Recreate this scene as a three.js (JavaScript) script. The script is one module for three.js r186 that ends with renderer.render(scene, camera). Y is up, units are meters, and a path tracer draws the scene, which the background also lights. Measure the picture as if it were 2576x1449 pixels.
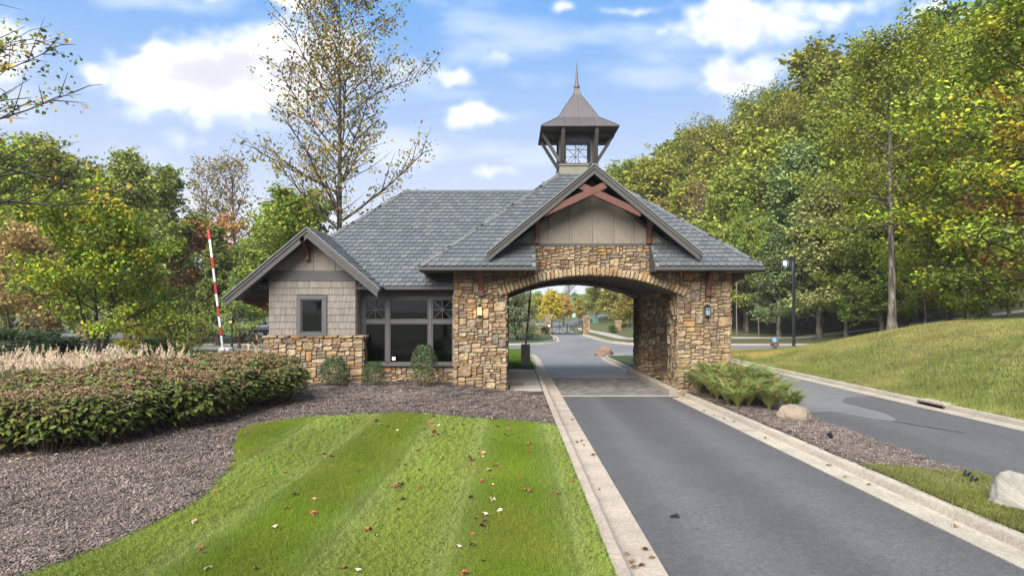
import * as THREE from 'three';
import { mergeGeometries } from 'three/addons/utils/BufferGeometryUtils.js';

// ---------- camera, sky, sun, exposure ----------
const scene = new THREE.Scene();
const F = 1718, CX = 1288, HY = 785, CH = 2.45;      // lens in pixels of a 2576 wide picture, horizon row, eye height
const camera = new THREE.PerspectiveCamera(2 * Math.atan(724.5 / F) * 180 / Math.PI, 2576 / 1449, 0.1, 5000);
camera.position.set(0, CH, 0); camera.lookAt(0, CH, -1);
camera.setViewOffset(2576, 1449, 0, 724.5 - HY, 2576, 1449);
const renderer = new THREE.WebGLRenderer();
renderer.toneMapping = THREE.LinearToneMapping;
renderer.toneMappingExposure = 2.4;
renderer.shadowMap.enabled = true;
const sun = new THREE.DirectionalLight(new THREE.Color(1, 0.95, 0.88), 4.5);
sun.position.set(-26, 58, 40); sun.castShadow = true; sun.shadow.radius = 95;
sun.shadow.mapSize.set(2048, 2048);
Object.assign(sun.shadow.camera, { left: -60, right: 60, top: 60, bottom: -60, near: 1, far: 260 });
sun.target.position.set(0, 0, -24); scene.add(sun, sun.target);
scene.fog = new THREE.FogExp2(new THREE.Color(.74, .80, .90), .00028);

const V3 = THREE.Vector3, V = (x, y, z) => new V3(x, y, z);
const clamp = (v, a, b) => Math.min(b, Math.max(a, v)), lerp = (a, b, t) => a + (b - a) * t;
const ss = (a, b, v) => { const t = clamp((v - a) / (b - a), 0, 1); return t * t * (3 - 2 * t); };
function rng(seed) { let s = seed >>> 0; const f = () => { s = (s + 0x6D2B79F5) >>> 0; let t = s; t = Math.imul(t ^ (t >>> 15), t | 1); t ^= t + Math.imul(t ^ (t >>> 7), t | 61); return ((t ^ (t >>> 14)) >>> 0) / 4294967296; }; f.r = (a, b) => a + (b - a) * f(); f.g = () => (f() + f() + f() + f() - 2) * 1.0; f.pick = (l) => l[Math.min(l.length - 1, Math.floor(f() * l.length))]; return f; }
const hash = (x, y, s) => { let h = (Math.imul(x, 374761393) + Math.imul(y, 668265263) + Math.imul(s, 1442695041)) | 0; h = Math.imul(h ^ (h >>> 13), 1274126177); return ((h ^ (h >>> 16)) >>> 0) / 4294967296; };
function pn(x, y, per, s) { const xi = Math.floor(x), yi = Math.floor(y), fx = x - xi, fy = y - yi, w = (a) => per ? ((a % per) + per) % per : a; const u = fx * fx * (3 - 2 * fx), v = fy * fy * (3 - 2 * fy); return lerp(lerp(hash(w(xi), w(yi), s), hash(w(xi + 1), w(yi), s), u), lerp(hash(w(xi), w(yi + 1), s), hash(w(xi + 1), w(yi + 1), s), u), v); }
function fbm(x, y, per, oct, s) { let a = 0.5, t = 0, n = 0; for (let k = 0; k < oct; k++) { t += a * pn(x, y, per, s + k); n += a; a *= 0.5; x *= 2; y *= 2; per *= 2; } return t / n; }

(function makeSky() {
  const W = 2048, H = 1024, d = new Float32Array(W * H * 4);
  const blobs = [[620, 190, 300, 105, 1.2], [740, 135, 190, 80, 1.15], [400, 185, 160, 80, 1.05], [490, 240, 190, 60, 1], [375, 132, 60, 38, .85], [242, 184, 48, 34, .8], [-30, 125, 120, 95, 1.1], [1850, 75, 190, 60, .8],
    [1130, 201, 60, 30, .8], [1195, 288, 95, 28, .75], [1240, 145, 60, 34, .45], [1215, 425, 75, 22, .5], [1835, 50, 130, 72, 1.0], [1960, 70, 140, 40, .7], [2080, 30, 190, 46, .6], [1868, 192, 112, 52, 1.0],
    [2390, 42, 110, 40, .8], [1425, 4, 40, 22, .7], [715, 2, 110, 46, .75], [500, 308, 90, 26, .35], [450, 362, 60, 24, .35], [1020, 180, 70, 50, .5], [540, 0, 50, 12, .5], [1655, 95, 28, 20, .55], [1600, 10, 120, 16, .4], [1880, 20, 300, 30, .35]];
  for (let j = 0; j < H; j++) for (let i = 0; i < W; i++) {
    const az = ((i + .5) / W - .5) * 2 * Math.PI, el = ((j + .5) / H - .5) * Math.PI, ce = Math.cos(el);
    const x = Math.cos(az) * ce, y = Math.sin(el), z = Math.sin(az) * ce, e = Math.max(0, el);
    const t1 = ss(.03, .47, e), t2 = ss(.3, 1.4, e);
    let c = [lerp(lerp(.345, .082, t1), .068, t2), lerp(lerp(.362, .196, t1), .172, t2), lerp(.41, .395, t1) * lerp(1, .92, t2)];
    let a = 0, inside = 0, thick = 0;
    if (z < -.05) {
      const px = CX - F * x / z, py = HY + F * y / z;
      inside = ss(-500, -150, px) * (1 - ss(2720, 3080, px)) * ss(-420, -140, py);
      if (inside > 0) {
        const wx = (fbm(px / 110, py / 110, 0, 4, 3) - .5) * 95, wy = (fbm(px / 110 + 40, py / 110 + 7, 0, 4, 9) - .5) * 80;
        let m = 0;
        for (const [bx, by, rx, ry, k] of blobs) { const dx = (px + wx - bx) / rx, dy = (py + wy - by) / ry, q = dx * dx + dy * dy; if (q < 2.2) m = Math.max(m, k * Math.exp(-q * 1.25)) + .12 * k * Math.exp(-q * 1.25); }
        const det = .55 * (fbm(px / 46, py / 34, 0, 6, 21) - .5) + .45 * (.5 - Math.abs(2 * fbm(px / 60 + 9, py / 44, 0, 5, 27) - 1) * 1.6);
        a = ss(.16, 1.0, m + det * .6);
        thick = ss(.5, 1.2, m) * ss(.3, .62, fbm(px / 120, py / 60, 0, 4, 55));
        a = Math.max(a, .32 * ss(.52, .8, fbm(px / 330 + 3, py / 95, 0, 5, 77)));
      }
    }
    if (inside < 1 && y > .02) {
      const k = 1 / (y + .12), cx = x * k * 1.5, cz = z * k * 1.5, g = fbm(cx + 11, cz + 5, 0, 6, 31);
      const ag = ss(.40, .58, g) * ss(.02, .16, y) * .95; a = lerp(ag, a, inside); thick = lerp(ss(.6, .75, g), thick, inside);
    }
    const cl = [lerp(.56, .355, thick), lerp(.56, .36, thick), lerp(.56, .40, thick)], o = (j * W + i) * 4;
    if (y < 0) c = [.17, .18, .14];
    for (let k = 0; k < 3; k++) d[o + k] = lerp(c[k], cl[k], y < 0 ? 0 : a);
    d[o + 3] = 1;
  }
  const t = new THREE.DataTexture(d, W, H, THREE.RGBAFormat, THREE.FloatType);
  t.mapping = THREE.EquirectangularReflectionMapping; t.magFilter = THREE.LinearFilter; t.minFilter = THREE.LinearFilter; t.needsUpdate = true;
  scene.background = t; scene.environment = t;
})();

// ---------- helpers ----------
const C = (r, g, b) => new THREE.Color().setRGB(r / 255, g / 255, b / 255, THREE.SRGBColorSpace);
function tex(size, fn, srgb = true) {
  const d = new Uint8Array(size * size * 4);
  for (let j = 0; j < size; j++) for (let i = 0; i < size; i++) { const c = fn(i / size, j / size), o = (j * size + i) * 4; if (typeof c === 'number') d[o] = d[o + 1] = d[o + 2] = clamp(c, 0, 1) * 255; else for (let k = 0; k < 3; k++) d[o + k] = clamp(c[k], 0, 1) * 255; d[o + 3] = 255; }
  const t = new THREE.DataTexture(d, size, size); t.wrapS = t.wrapT = THREE.RepeatWrapping; t.magFilter = THREE.LinearFilter; t.minFilter = THREE.LinearMipmapLinearFilter; t.generateMipmaps = true;
  if (srgb) t.colorSpace = THREE.SRGBColorSpace; t.needsUpdate = true; return t;
}
const rep = (t, x, y = x) => { const c = t.clone(); c.repeat.set(x, y); c.needsUpdate = true; return c; };
const T = {
  speck: tex(512, (u, v) => { const a = hash(u * 512 | 0, v * 512 | 0, 4), b = fbm(u * 64, v * 64, 64, 3, 8), c = fbm(u * 6, v * 6, 6, 4, 12); const k = .74 + .24 * (b - .5) + .06 * (c - .5) + (a > .93 ? .22 : a < .1 ? -.16 : 0); return [k, k, k]; }),
  speckH: tex(512, (u, v) => .5 * hash(u * 512 | 0, v * 512 | 0, 5) + .5 * fbm(u * 90, v * 90, 90, 2, 6), false),
  conc: tex(512, (u, v) => { const c = fbm(u * 5, v * 5, 5, 6, 41), b = fbm(u * 80, v * 80, 80, 2, 43), s = fbm(u * 4, v * 4, 4, 4, 47); const k = .82 + .12 * (c - .5) + .18 * (b - .5) - .03 * ss(.5, .8, s); return [k, k * .985, k * .955]; }),
  rock: tex(512, (u, v) => { const c = fbm(u * 7, v * 7, 7, 6, 61), b = fbm(u * 50, v * 22, 50, 3, 63); const k = .72 + .5 * (c - .5) + .34 * (b - .5); return [k, k * .985, k * .96]; }),
  rockH: tex(512, (u, v) => .6 * fbm(u * 7, v * 7, 7, 5, 61) + .4 * fbm(u * 40, v * 30, 10, 3, 66), false),
  paint: tex(256, (u, v) => { const k = .86 + .16 * (fbm(u * 30, v * 30, 30, 3, 71) - .5) + .10 * (fbm(u * 4, v * 4, 4, 3, 75) - .5); return [k, k, k]; }),
  grain: tex(256, (u, v) => { const k = .80 + .34 * (fbm(u * 40, v * 3, 40, 3, 81) - .5) + .12 * (fbm(u * 3, v * 3, 3, 3, 85) - .5); return [k, k, k]; }),
  bark: tex(256, (u, v) => { const k = .62 + .7 * (fbm(u * 14, v * 4, 14, 4, 91) - .5) + .3 * (fbm(u * 5, v * 5, 5, 3, 95) - .5); return [k, k * .97, k * .92]; }),
  barkH: tex(256, (u, v) => fbm(u * 14, v * 4, 14, 4, 91), false),
  slate: tex(256, (u, v) => { const k = .76 + .22 * (fbm(u * 26, v * 8, 26, 4, 101) - .5) + .2 * (fbm(u * 5, v * 5, 5, 3, 105) - .5); return [k, k, k]; }),
  turf: tex(512, (u, v) => { const f = fbm(u * 90, v * 90, 90, 3, 111), m = fbm(u * 9, v * 9, 9, 4, 113); const k = .60 + .62 * (f - .5) + .3 * (m - .5), y = ss(.5, .7, fbm(u * 14, v * 14, 14, 3, 117)); return [k * (.92 + .22 * y), k, k * (.9 - .1 * y)]; }),
  mulch: tex(512, (u, v) => { const f = fbm(u * 70, v * 110, 70, 2, 121), h = hash(u * 256 | 0, v * 256 | 0, 9), m = fbm(u * 6, v * 6, 6, 4, 127); const k = .46 + .75 * (f - .5) + .3 * (m - .5) + (h > .94 ? .28 : 0); return [k, k * .88, k * .84]; }),
  litter: tex(512, (u, v) => { const f = fbm(u * 60, v * 60, 60, 3, 131), m = fbm(u * 7, v * 7, 7, 4, 137); const k = .5 + .7 * (f - .5) + .3 * (m - .5); return [k, k * .86, k * .68]; }),
};
function mat(color, o = {}) { return new THREE.MeshStandardMaterial({ color, roughness: .85, metalness: 0, ...o }); }
const leafMat = (o = {}) => new THREE.MeshPhysicalMaterial({ color: 0xffffff, vertexColors: true, roughness: .95, transmission: .22, thickness: 0, side: THREE.DoubleSide, ior: 1.3, specularIntensity: .35, ...o });

class Acc {
  constructor() { this.p = []; this.n = []; this.u = []; this.c = []; this.i = []; }
  get count() { return this.p.length / 3; }
  v(x, y, z, nx, ny, nz, u, w, c) { this.p.push(x, y, z); this.n.push(nx, ny, nz); this.u.push(u, w); if (c) this.c.push(c.r, c.g, c.b); return this.p.length / 3 - 1; }
  // flat polygon; hint says which way it faces
  poly(pts, hint, c) {
    const a = pts[0]; let nx = 0, ny = 0, nz = 0;
    for (let k = 0; k < pts.length; k++) { const p = pts[k], q = pts[(k + 1) % pts.length]; nx += (p.y - q.y) * (p.z + q.z); ny += (p.z - q.z) * (p.x + q.x); nz += (p.x - q.x) * (p.y + q.y); }
    const l = Math.hypot(nx, ny, nz) || 1; nx /= l; ny /= l; nz /= l;
    let P = pts; if (hint && nx * hint.x + ny * hint.y + nz * hint.z < 0) { P = [...pts].reverse(); nx = -nx; ny = -ny; nz = -nz; }
    const ax = Math.abs(nx), ay = Math.abs(ny), az = Math.abs(nz), b = this.count;
    for (const p of P) { const [u, w] = ay > ax && ay > az ? [p.x, -p.z] : ax > az ? [p.z, p.y] : [p.x, p.y]; this.v(p.x, p.y, p.z, nx, ny, nz, u, w, c); }
    if (P.length <= 4 ) for (let k = 1; k + 1 < P.length; k++) this.i.push(b, b + k, b + k + 1);
    else { const f = ay > ax && ay > az ? (p) => new THREE.Vector2(p.x, p.z) : ax > az ? (p) => new THREE.Vector2(p.z, p.y) : (p) => new THREE.Vector2(p.x, p.y); const tr = THREE.ShapeUtils.triangulateShape(P.map(f), []); const A = (q) => { const [s, t, r] = q.map((k) => P[k]); const e1 = t.clone().sub(s), e2 = r.clone().sub(s); return e1.cross(e2).dot(V(nx, ny, nz)) > 0 ? q : [q[0], q[2], q[1]]; }; for (const q of tr) { const o = A(q); this.i.push(b + o[0], b + o[1], b + o[2]); } }
    return this;
  }
  // chamfered box, m places it
  box(w, h, d, m, ch = .008, c) {
    w /= 2; h /= 2; d /= 2; ch = Math.min(ch, w * .45, h * .45, d * .45);
    const q = (x, y, z) => { const p = V(x, y, z); return m ? p.applyMatrix4(m) : p; };
    const o = q(0, 0, 0), S = [-1, 1];
    const X = {}, Y = {}, Z = {}, key = (a, b, e) => a + ',' + b + ',' + e;
    for (const a of S) for (const b of S) for (const e of S) { X[key(a, b, e)] = q(a * w, b * (h - ch), e * (d - ch)); Y[key(a, b, e)] = q(a * (w - ch), b * h, e * (d - ch)); Z[key(a, b, e)] = q(a * (w - ch), b * (h - ch), e * d); }
    const put = (pts) => { const m2 = pts.reduce((s, p) => s.add(p), V(0, 0, 0)).divideScalar(pts.length).sub(o); this.poly(pts, m2, c); };
    for (const s of S) { put([[-1, -1], [1, -1], [1, 1], [-1, 1]].map(([b, e]) => X[key(s, b, e)])); put([[-1, -1], [1, -1], [1, 1], [-1, 1]].map(([a, e]) => Y[key(a, s, e)])); put([[-1, -1], [1, -1], [1, 1], [-1, 1]].map(([a, b]) => Z[key(a, b, s)])); }
    for (const s of S) for (const t of S) {
      put([X[key(s, t, -1)], X[key(s, t, 1)], Y[key(s, t, 1)], Y[key(s, t, -1)]]);
      put([X[key(s, -1, t)], X[key(s, 1, t)], Z[key(s, 1, t)], Z[key(s, -1, t)]]);
      put([Y[key(-1, s, t)], Y[key(1, s, t)], Z[key(1, s, t)], Z[key(-1, s, t)]]);
    }
    for (const a of S) for (const b of S) for (const e of S) put([X[key(a, b, e)], Y[key(a, b, e)], Z[key(a, b, e)]]);
    return this;
  }
  at(w, h, d, x, y, z, ry = 0, ch, c) { return this.box(w, h, d, new THREE.Matrix4().makeRotationY(ry).setPosition(x, y, z), ch, c); }
  // bar of section w x h between two points
  bar(a, b, w, h, ch, c, up = V(0, 1, 0)) { const l = a.distanceTo(b), m = new THREE.Matrix4().lookAt(a, b, up).setPosition(a.clone().add(b).multiplyScalar(.5)); return this.box(w, h, l, m, ch, c); }
  // prism: outline pts (V3), pushed along vector e
  prism(pts, e, c) {
    const far = pts.map((p) => p.clone().add(e)), mid = pts.reduce((s, p) => s.add(p), V(0, 0, 0)).divideScalar(pts.length).addScaledVector(e, .5);
    this.poly(pts, e.clone().negate(), c); this.poly(far, e, c);
    let nx = V(0, 0, 0); for (let k = 0; k < pts.length; k++) { const p = pts[k], q = pts[(k + 1) % pts.length]; nx.add(V((p.y - q.y) * (p.z + q.z), (p.z - q.z) * (p.x + q.x), (p.x - q.x) * (p.y + q.y))); }
    for (let k = 0; k < pts.length; k++) { const p = pts[k], q = pts[(k + 1) % pts.length]; const out = q.clone().sub(p).cross(nx); this.poly([p, q, far[(k + 1) % pts.length], far[k]], out, c); }
    return this;
  }
  tube(pts, rad, sides, c, vs = 1) {
    let prev = null, up = V(.31, .12, .94), L = 0; const rings = [];
    for (let k = 0; k < pts.length; k++) {
      const dir = (k + 1 < pts.length ? pts[k + 1].clone().sub(pts[Math.max(0, k - 1)]) : pts[k].clone().sub(pts[k - 1])).normalize();
      const s = V(0, 0, 0).crossVectors(dir, up); if (s.lengthSq() < 1e-4) s.set(1, 0, 0); s.normalize(); const t = V(0, 0, 0).crossVectors(s, dir).normalize(); up = t;
      if (k) L += pts[k].distanceTo(pts[k - 1]);
      const r = [], R = typeof rad === 'function' ? rad(k / (pts.length - 1)) : rad[k];
      for (let q = 0; q <= sides; q++) { const a = q / sides * Math.PI * 2, x = Math.cos(a), y = Math.sin(a); const n = s.clone().multiplyScalar(x).addScaledVector(t, y); r.push(this.v(pts[k].x + n.x * R, pts[k].y + n.y * R, pts[k].z + n.z * R, n.x, n.y, n.z, q / sides * Math.max(.3, R * 6), L * vs, c)); }
      if (prev) for (let q = 0; q < sides; q++) this.i.push(prev[q], r[q + 1], prev[q + 1], prev[q], r[q], r[q + 1]);
      prev = r; rings.push(r);
    }
    return this;
  }
  lathe(prof, sides, m, c) { // prof [r,y]
    const b = []; for (let k = 0; k < prof.length; k++) { const [r, y] = prof[k], [r0, y0] = prof[Math.max(0, k - 1)], [r1, y1] = prof[Math.min(prof.length - 1, k + 1)]; let nr = y1 - y0, ny = r0 - r1; const l = Math.hypot(nr, ny) || 1; nr /= l; ny /= l; const row = []; for (let q = 0; q <= sides; q++) { const a = q / sides * 2 * Math.PI, p = V(Math.cos(a) * r, y, -Math.sin(a) * r), n = V(Math.cos(a) * nr, ny, -Math.sin(a) * nr); if (m) { p.applyMatrix4(m); n.transformDirection(m); } row.push(this.v(p.x, p.y, p.z, n.x, n.y, n.z, q / sides, y, c)); } b.push(row); if (k) for (let q = 0; q < sides; q++) this.i.push(b[k - 1][q], b[k - 1][q + 1], row[q + 1], b[k - 1][q], row[q + 1], row[q]); }
    return this;
  }
  leaf(o, dir, nrm, L, W, c, fold = .12) {
    const s = V(0, 0, 0).crossVectors(dir, nrm).normalize(), n = V(0, 0, 0).crossVectors(s, dir).normalize();
    const mx = o.x + dir.x * L * .45, my = o.y + dir.y * L * .45, mz = o.z + dir.z * L * .45, h = W / 2, f = W * fold;
    const a = this.v(o.x, o.y, o.z, n.x, n.y, n.z, 0, 0, c), b = this.v(mx + s.x * h + n.x * f, my + s.y * h + n.y * f, mz + s.z * h + n.z * f, n.x, n.y, n.z, 1, .5, c);
    const t = this.v(o.x + dir.x * L - n.x * f, o.y + dir.y * L - n.y * f, o.z + dir.z * L - n.z * f, n.x, n.y, n.z, .5, 1, c), l = this.v(mx - s.x * h + n.x * f, my - s.y * h + n.y * f, mz - s.z * h + n.z * f, n.x, n.y, n.z, 0, .5, c);
    this.i.push(a, b, t, a, t, l); return this;
  }
  add(g, m, c) { // append another geometry, placed by m
    const b = this.count, P = g.attributes.position, N = g.attributes.normal, U = g.attributes.uv, K = g.attributes.color, nm = new THREE.Matrix3().getNormalMatrix(m), p = V(0, 0, 0), n = V(0, 0, 0), col = new THREE.Color();
    for (let k = 0; k < P.count; k++) { p.fromBufferAttribute(P, k).applyMatrix4(m); n.fromBufferAttribute(N, k).applyMatrix3(nm).normalize(); this.v(p.x, p.y, p.z, n.x, n.y, n.z, U.getX(k), U.getY(k), c ? c : K ? col.setRGB(K.getX(k), K.getY(k), K.getZ(k)) : undefined); }
    const I = g.index; for (let k = 0; k < I.count; k++) this.i.push(b + I.getX(k)); return this;
  }
  geo() {
    const g = new THREE.BufferGeometry();
    g.setAttribute('position', new THREE.Float32BufferAttribute(this.p, 3)); g.setAttribute('normal', new THREE.Float32BufferAttribute(this.n, 3)); g.setAttribute('uv', new THREE.Float32BufferAttribute(this.u, 2));
    if (this.c.length) g.setAttribute('color', new THREE.Float32BufferAttribute(this.c, 3));
    g.setIndex(this.i); return g;
  }
}
const used = new Map();
function numbered(n) { const k = used.get(n) || 0; used.set(n, k + 1); return k ? n + '_' + String(k).padStart(3, '0') : n; }
function shadowy(m) { m.castShadow = true; m.receiveShadow = true; return m; }
function M_(name, geo, m, parent) { const o = shadowy(new THREE.Mesh(geo instanceof Acc ? geo.geo() : geo, m)); o.name = name; if (parent) parent.add(o); return o; }
function info(o, label, category, group, kind) { o.userData.label = label; o.userData.category = category; if (group) o.userData.group = group; if (kind) o.userData.kind = kind; return o; }
function thing(name, label, category, base = V(0, 0, 0), group) { const g = new THREE.Group(); g.name = numbered(name); g.position.copy(base); scene.add(g); return info(g, label, category, group); }
// a part whose geometry is given in world coordinates
function part(g, name, geo, m) { const o = M_(name, geo, m, g); o.position.copy(g.position).negate(); return o; }
function structure(name, geo, m, label) { const o = M_(numbered(name), geo, m, scene); o.userData.kind = 'structure'; if (label) o.userData.label = label; return o; }
function stuff(o, label, category) { o.userData.kind = 'stuff'; o.userData.label = label; if (category) o.userData.category = category; return o; }
function clone(o, base, turn, scale, label, group) { const c = o.clone(); c.name = numbered(o.name.replace(/_\d{3}$/, '')); c.userData = { ...o.userData }; if (label) c.userData.label = label; if (group) c.userData.group = group; c.position.copy(base); c.rotation.y = turn; if (typeof scale === 'number') c.scale.setScalar(scale); else if (scale) c.scale.copy(scale); scene.add(c); return c; }
const P = (px, py, Z) => V((px - CX) / F * Z, CH - (py - HY) / F * Z, -Z);
// ---------- ground ----------
function H(x, Z) {           // lawn level
  let h = .12;
  h += .26 * ss(.7, -2.6, x) * ss(9, 17.5, Z) * (1 - ss(28, 38, Z));
  h += 2.0 * ss(11.0, 18.5, x) * (1 - ss(26, 43, Z)) + .06 * ss(12, 16, x) * (fbm(x * .35, Z * .35, 0, 3, 5) - .5) * 4 * (1 - ss(34, 42, Z));
  h += ss(51, 78, Z) * 1.25 * ss(8, 17, x) + Math.min(26, Math.max(0, Z - 76) * .24) * ss(13 + .13 * Math.max(0, Z - 76), 34 + .2 * Math.max(0, Z - 76), x);
  h += clamp((x - 24) * .12, 0, 5) * (1 - ss(60, 90, Z)) * ss(5, 20, Z);
  h += Math.max(0, Math.min(Z, 260) - 80) * .019 * (1 - ss(13, 34, x));
  h += Math.min(7, Math.max(0, Z - 84) * .08) * ss(-14, -34, x);
  h += ss(300, 700, Z) * 30 * Math.max(0, fbm(x / 260 + 4, Z / 400, 0, 3, 15) - .1);
  return h;
}
function hit(px, py, lift = 0) { for (let Z = 3; Z < 400; Z += .04 + Z * .001) { const y = CH - (py - HY) / F * Z; if (y <= H((px - CX) / F * Z, Z) + lift) return V((px - CX) / F * Z, y, -Z); } return P(px, py, 400); }
const on = (x, Z, lift = 0) => V(x, H(x, Z) + lift, -Z);
const onPx = (px, Z, lift = 0) => on((px - CX) / F * Z, Z, lift);
function sd(poly, x, z) { // signed distance, negative inside
  let d = 1e9, ins = false;
  for (let i = 0, j = poly.length - 1; i < poly.length; j = i++) {
    const [xi, zi] = poly[i], [xj, zj] = poly[j], ex = xj - xi, ez = zj - zi, wx = x - xi, wz = z - zi, t = clamp((wx * ex + wz * ez) / (ex * ex + ez * ez || 1), 0, 1);
    d = Math.min(d, Math.hypot(wx - ex * t, wz - ez * t)); if ((zi > z) !== (zj > z) && x < (xj - xi) * (z - zi) / (zj - zi) + xi) ins = !ins;
  }
  return ins ? -d : d;
}
function region(poly, cell, yf, cf, wob = 0) {
  const a = new Acc(); let x0 = 1e9, x1 = -1e9, z0 = 1e9, z1 = -1e9; for (const [x, z] of poly) { x0 = Math.min(x0, x); x1 = Math.max(x1, x); z0 = Math.min(z0, z); z1 = Math.max(z1, z); }
  x0 -= cell; z0 -= cell; const nx = Math.ceil((x1 - x0) / cell) + 1, nz = Math.ceil((z1 - z0) / cell) + 1, S = [];
  for (let j = 0; j <= nz; j++) for (let i = 0; i <= nx; i++) { const x = x0 + i * cell, z = z0 + j * cell; S.push(sd(poly, x, z) + (wob ? wob * (fbm(x * 2.2, z * 2.2, 0, 3, 19) - .5) : 0)); }
  const vert = (x, z) => { const e = .08, y = yf(x, z), gx = (yf(x + e, z) - yf(x - e, z)) / (2 * e), gz = (yf(x, z + e) - yf(x, z - e)) / (2 * e), l = Math.hypot(gx, 1, gz); return a.v(x, y, -z, -gx / l, 1 / l, gz / l, x, z, cf ? cf(x, z) : undefined); };
  const cache = new Map(), full = (i, j) => { const k = j * (nx + 1) + i; if (!cache.has(k)) cache.set(k, vert(x0 + i * cell, z0 + j * cell)); return cache.get(k); };
  for (let j = 0; j < nz; j++) for (let i = 0; i < nx; i++) for (const t of [[[0, 0], [1, 0], [1, 1]], [[0, 0], [1, 1], [0, 1]]]) {
    const c = t.map(([p, q]) => [i + p, j + q, S[(j + q) * (nx + 1) + i + p]]), n = c.filter((q) => q[2] < 0).length;
    if (!n) continue;
    const out = [];
    for (let k = 0; k < 3; k++) { const A = c[k], B = c[(k + 1) % 3]; if (A[2] < 0) out.push(full(A[0], A[1])); if ((A[2] < 0) !== (B[2] < 0)) { const f = A[2] / (A[2] - B[2]); out.push(vert(x0 + cell * lerp(A[0], B[0], f), z0 + cell * lerp(A[1], B[1], f))); } }
    for (let k = 1; k + 1 < out.length; k++) a.i.push(out[0], out[k], out[k + 1]);
  }
  return a;
}
const MG = {
  asphalt: mat(0xffffff, { vertexColors: true, map: rep(T.speck, .55), bumpMap: rep(T.speckH, 1.4), bumpScale: .004, roughness: .66 }),
  conc: mat(0xffffff, { vertexColors: true, map: rep(T.conc, .5), bumpMap: rep(T.speckH, 1.2), bumpScale: .002, roughness: .88 }),
  turf: mat(0xffffff, { vertexColors: true, map: rep(T.turf, .45), bumpMap: rep(T.turf, .45), bumpScale: .03, roughness: .98 }),
  far: mat(0xffffff, { vertexColors: true, map: rep(T.turf, .22), roughness: .98 }),
  mulch: mat(0xffffff, { vertexColors: true, map: rep(T.mulch, .7), bumpMap: rep(T.mulch, .7), bumpScale: .03, roughness: .97 }),
};
const tone = (r, g, b, k = 1) => new THREE.Color(r * k, g * k, b * k);   // linear
const lawnEdge = [[90, 1449], [215, 1402], [330, 1352], [430, 1302], [520, 1253], [548, 1215], [582, 1180], [600, 1140], [597, 1105], [610, 1080], [650, 1066], [760, 1052], [900, 1042], [1000, 1041], [1100, 1045], [1300, 1060], [1389, 1068]].map(([x, y]) => { const p = hit(x, y); return [p.x, -p.z]; });
const lawnPoly = [[-7.0, 3], [-5.2, 5], ...lawnEdge, [.93, lawnEdge[lawnEdge.length - 1][1]], [.93, 3]];
const KB = .93;   // back of the kerb beside the lawn
const turfCol = (x, Z) => { const k = .9 + .35 * (fbm(x * .9, Z * .9, 0, 4, 51) - .5); const d = ss(.46, .66, fbm(x * .3 + 7, Z * .3, 0, 5, 57)), b = ss(.60, .72, fbm(x * .8 + 2, Z * .8, 0, 4, 59)); return tone(lerp(.172, .225, d), lerp(.20, .218, d), lerp(.055, .078, d), k).lerp(tone(.23, .18, .09), b * .35); };
const lushCol = (x, Z) => { const k = .9 + .3 * (fbm(x * .9, Z * .9, 0, 4, 51) - .5); return tone(.088, .155, .024, k); };
const mulchCol = (x, Z) => tone(.165, .145, .125, .8 + .6 * (fbm(x * .7, Z * .7, 0, 4, 61) - .4));
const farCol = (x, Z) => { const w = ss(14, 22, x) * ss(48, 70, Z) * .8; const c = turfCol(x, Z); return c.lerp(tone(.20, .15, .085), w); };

// one sheet out to the horizon
{
  const xs = [], zs = []; for (let x = -60; x <= 70; x += 1) xs.push(x); for (let k = 1, s = 2, a = -60, b = 70; k < 26; k++, s *= 1.2) { a -= s; b += s; xs.unshift(a); xs.push(b); }
  for (let z = -40; z < 4; z += 4) zs.push(z); for (let z = 4; z < 130; z += 1) zs.push(z); for (let z = 130, s = 2; z < 2600; z += s, s *= 1.12) zs.push(z);
  const a = new Acc(), hb = (x, Z) => H(x, Z) - lerp(.2, .03, ss(77, 84, Z)) - .1 * ss(4, -4, Z);
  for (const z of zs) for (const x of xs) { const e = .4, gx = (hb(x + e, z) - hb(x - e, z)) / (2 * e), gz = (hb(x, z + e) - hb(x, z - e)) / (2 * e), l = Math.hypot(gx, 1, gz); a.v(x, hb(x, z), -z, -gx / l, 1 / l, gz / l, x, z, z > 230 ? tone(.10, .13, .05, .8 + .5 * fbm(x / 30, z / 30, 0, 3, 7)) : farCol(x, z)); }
  const n = xs.length; for (let j = 0; j + 1 < zs.length; j++) for (let i = 0; i + 1 < n; i++) { const p = j * n + i; a.i.push(p, p + 1, p + n + 1, p, p + n + 1, p + n); }
  structure('ground', a, MG.far);
}
const xr = (Z) => 4.58 + (19.3 - Z) * .0227;      // asphalt edge of the lane beside the median
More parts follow.
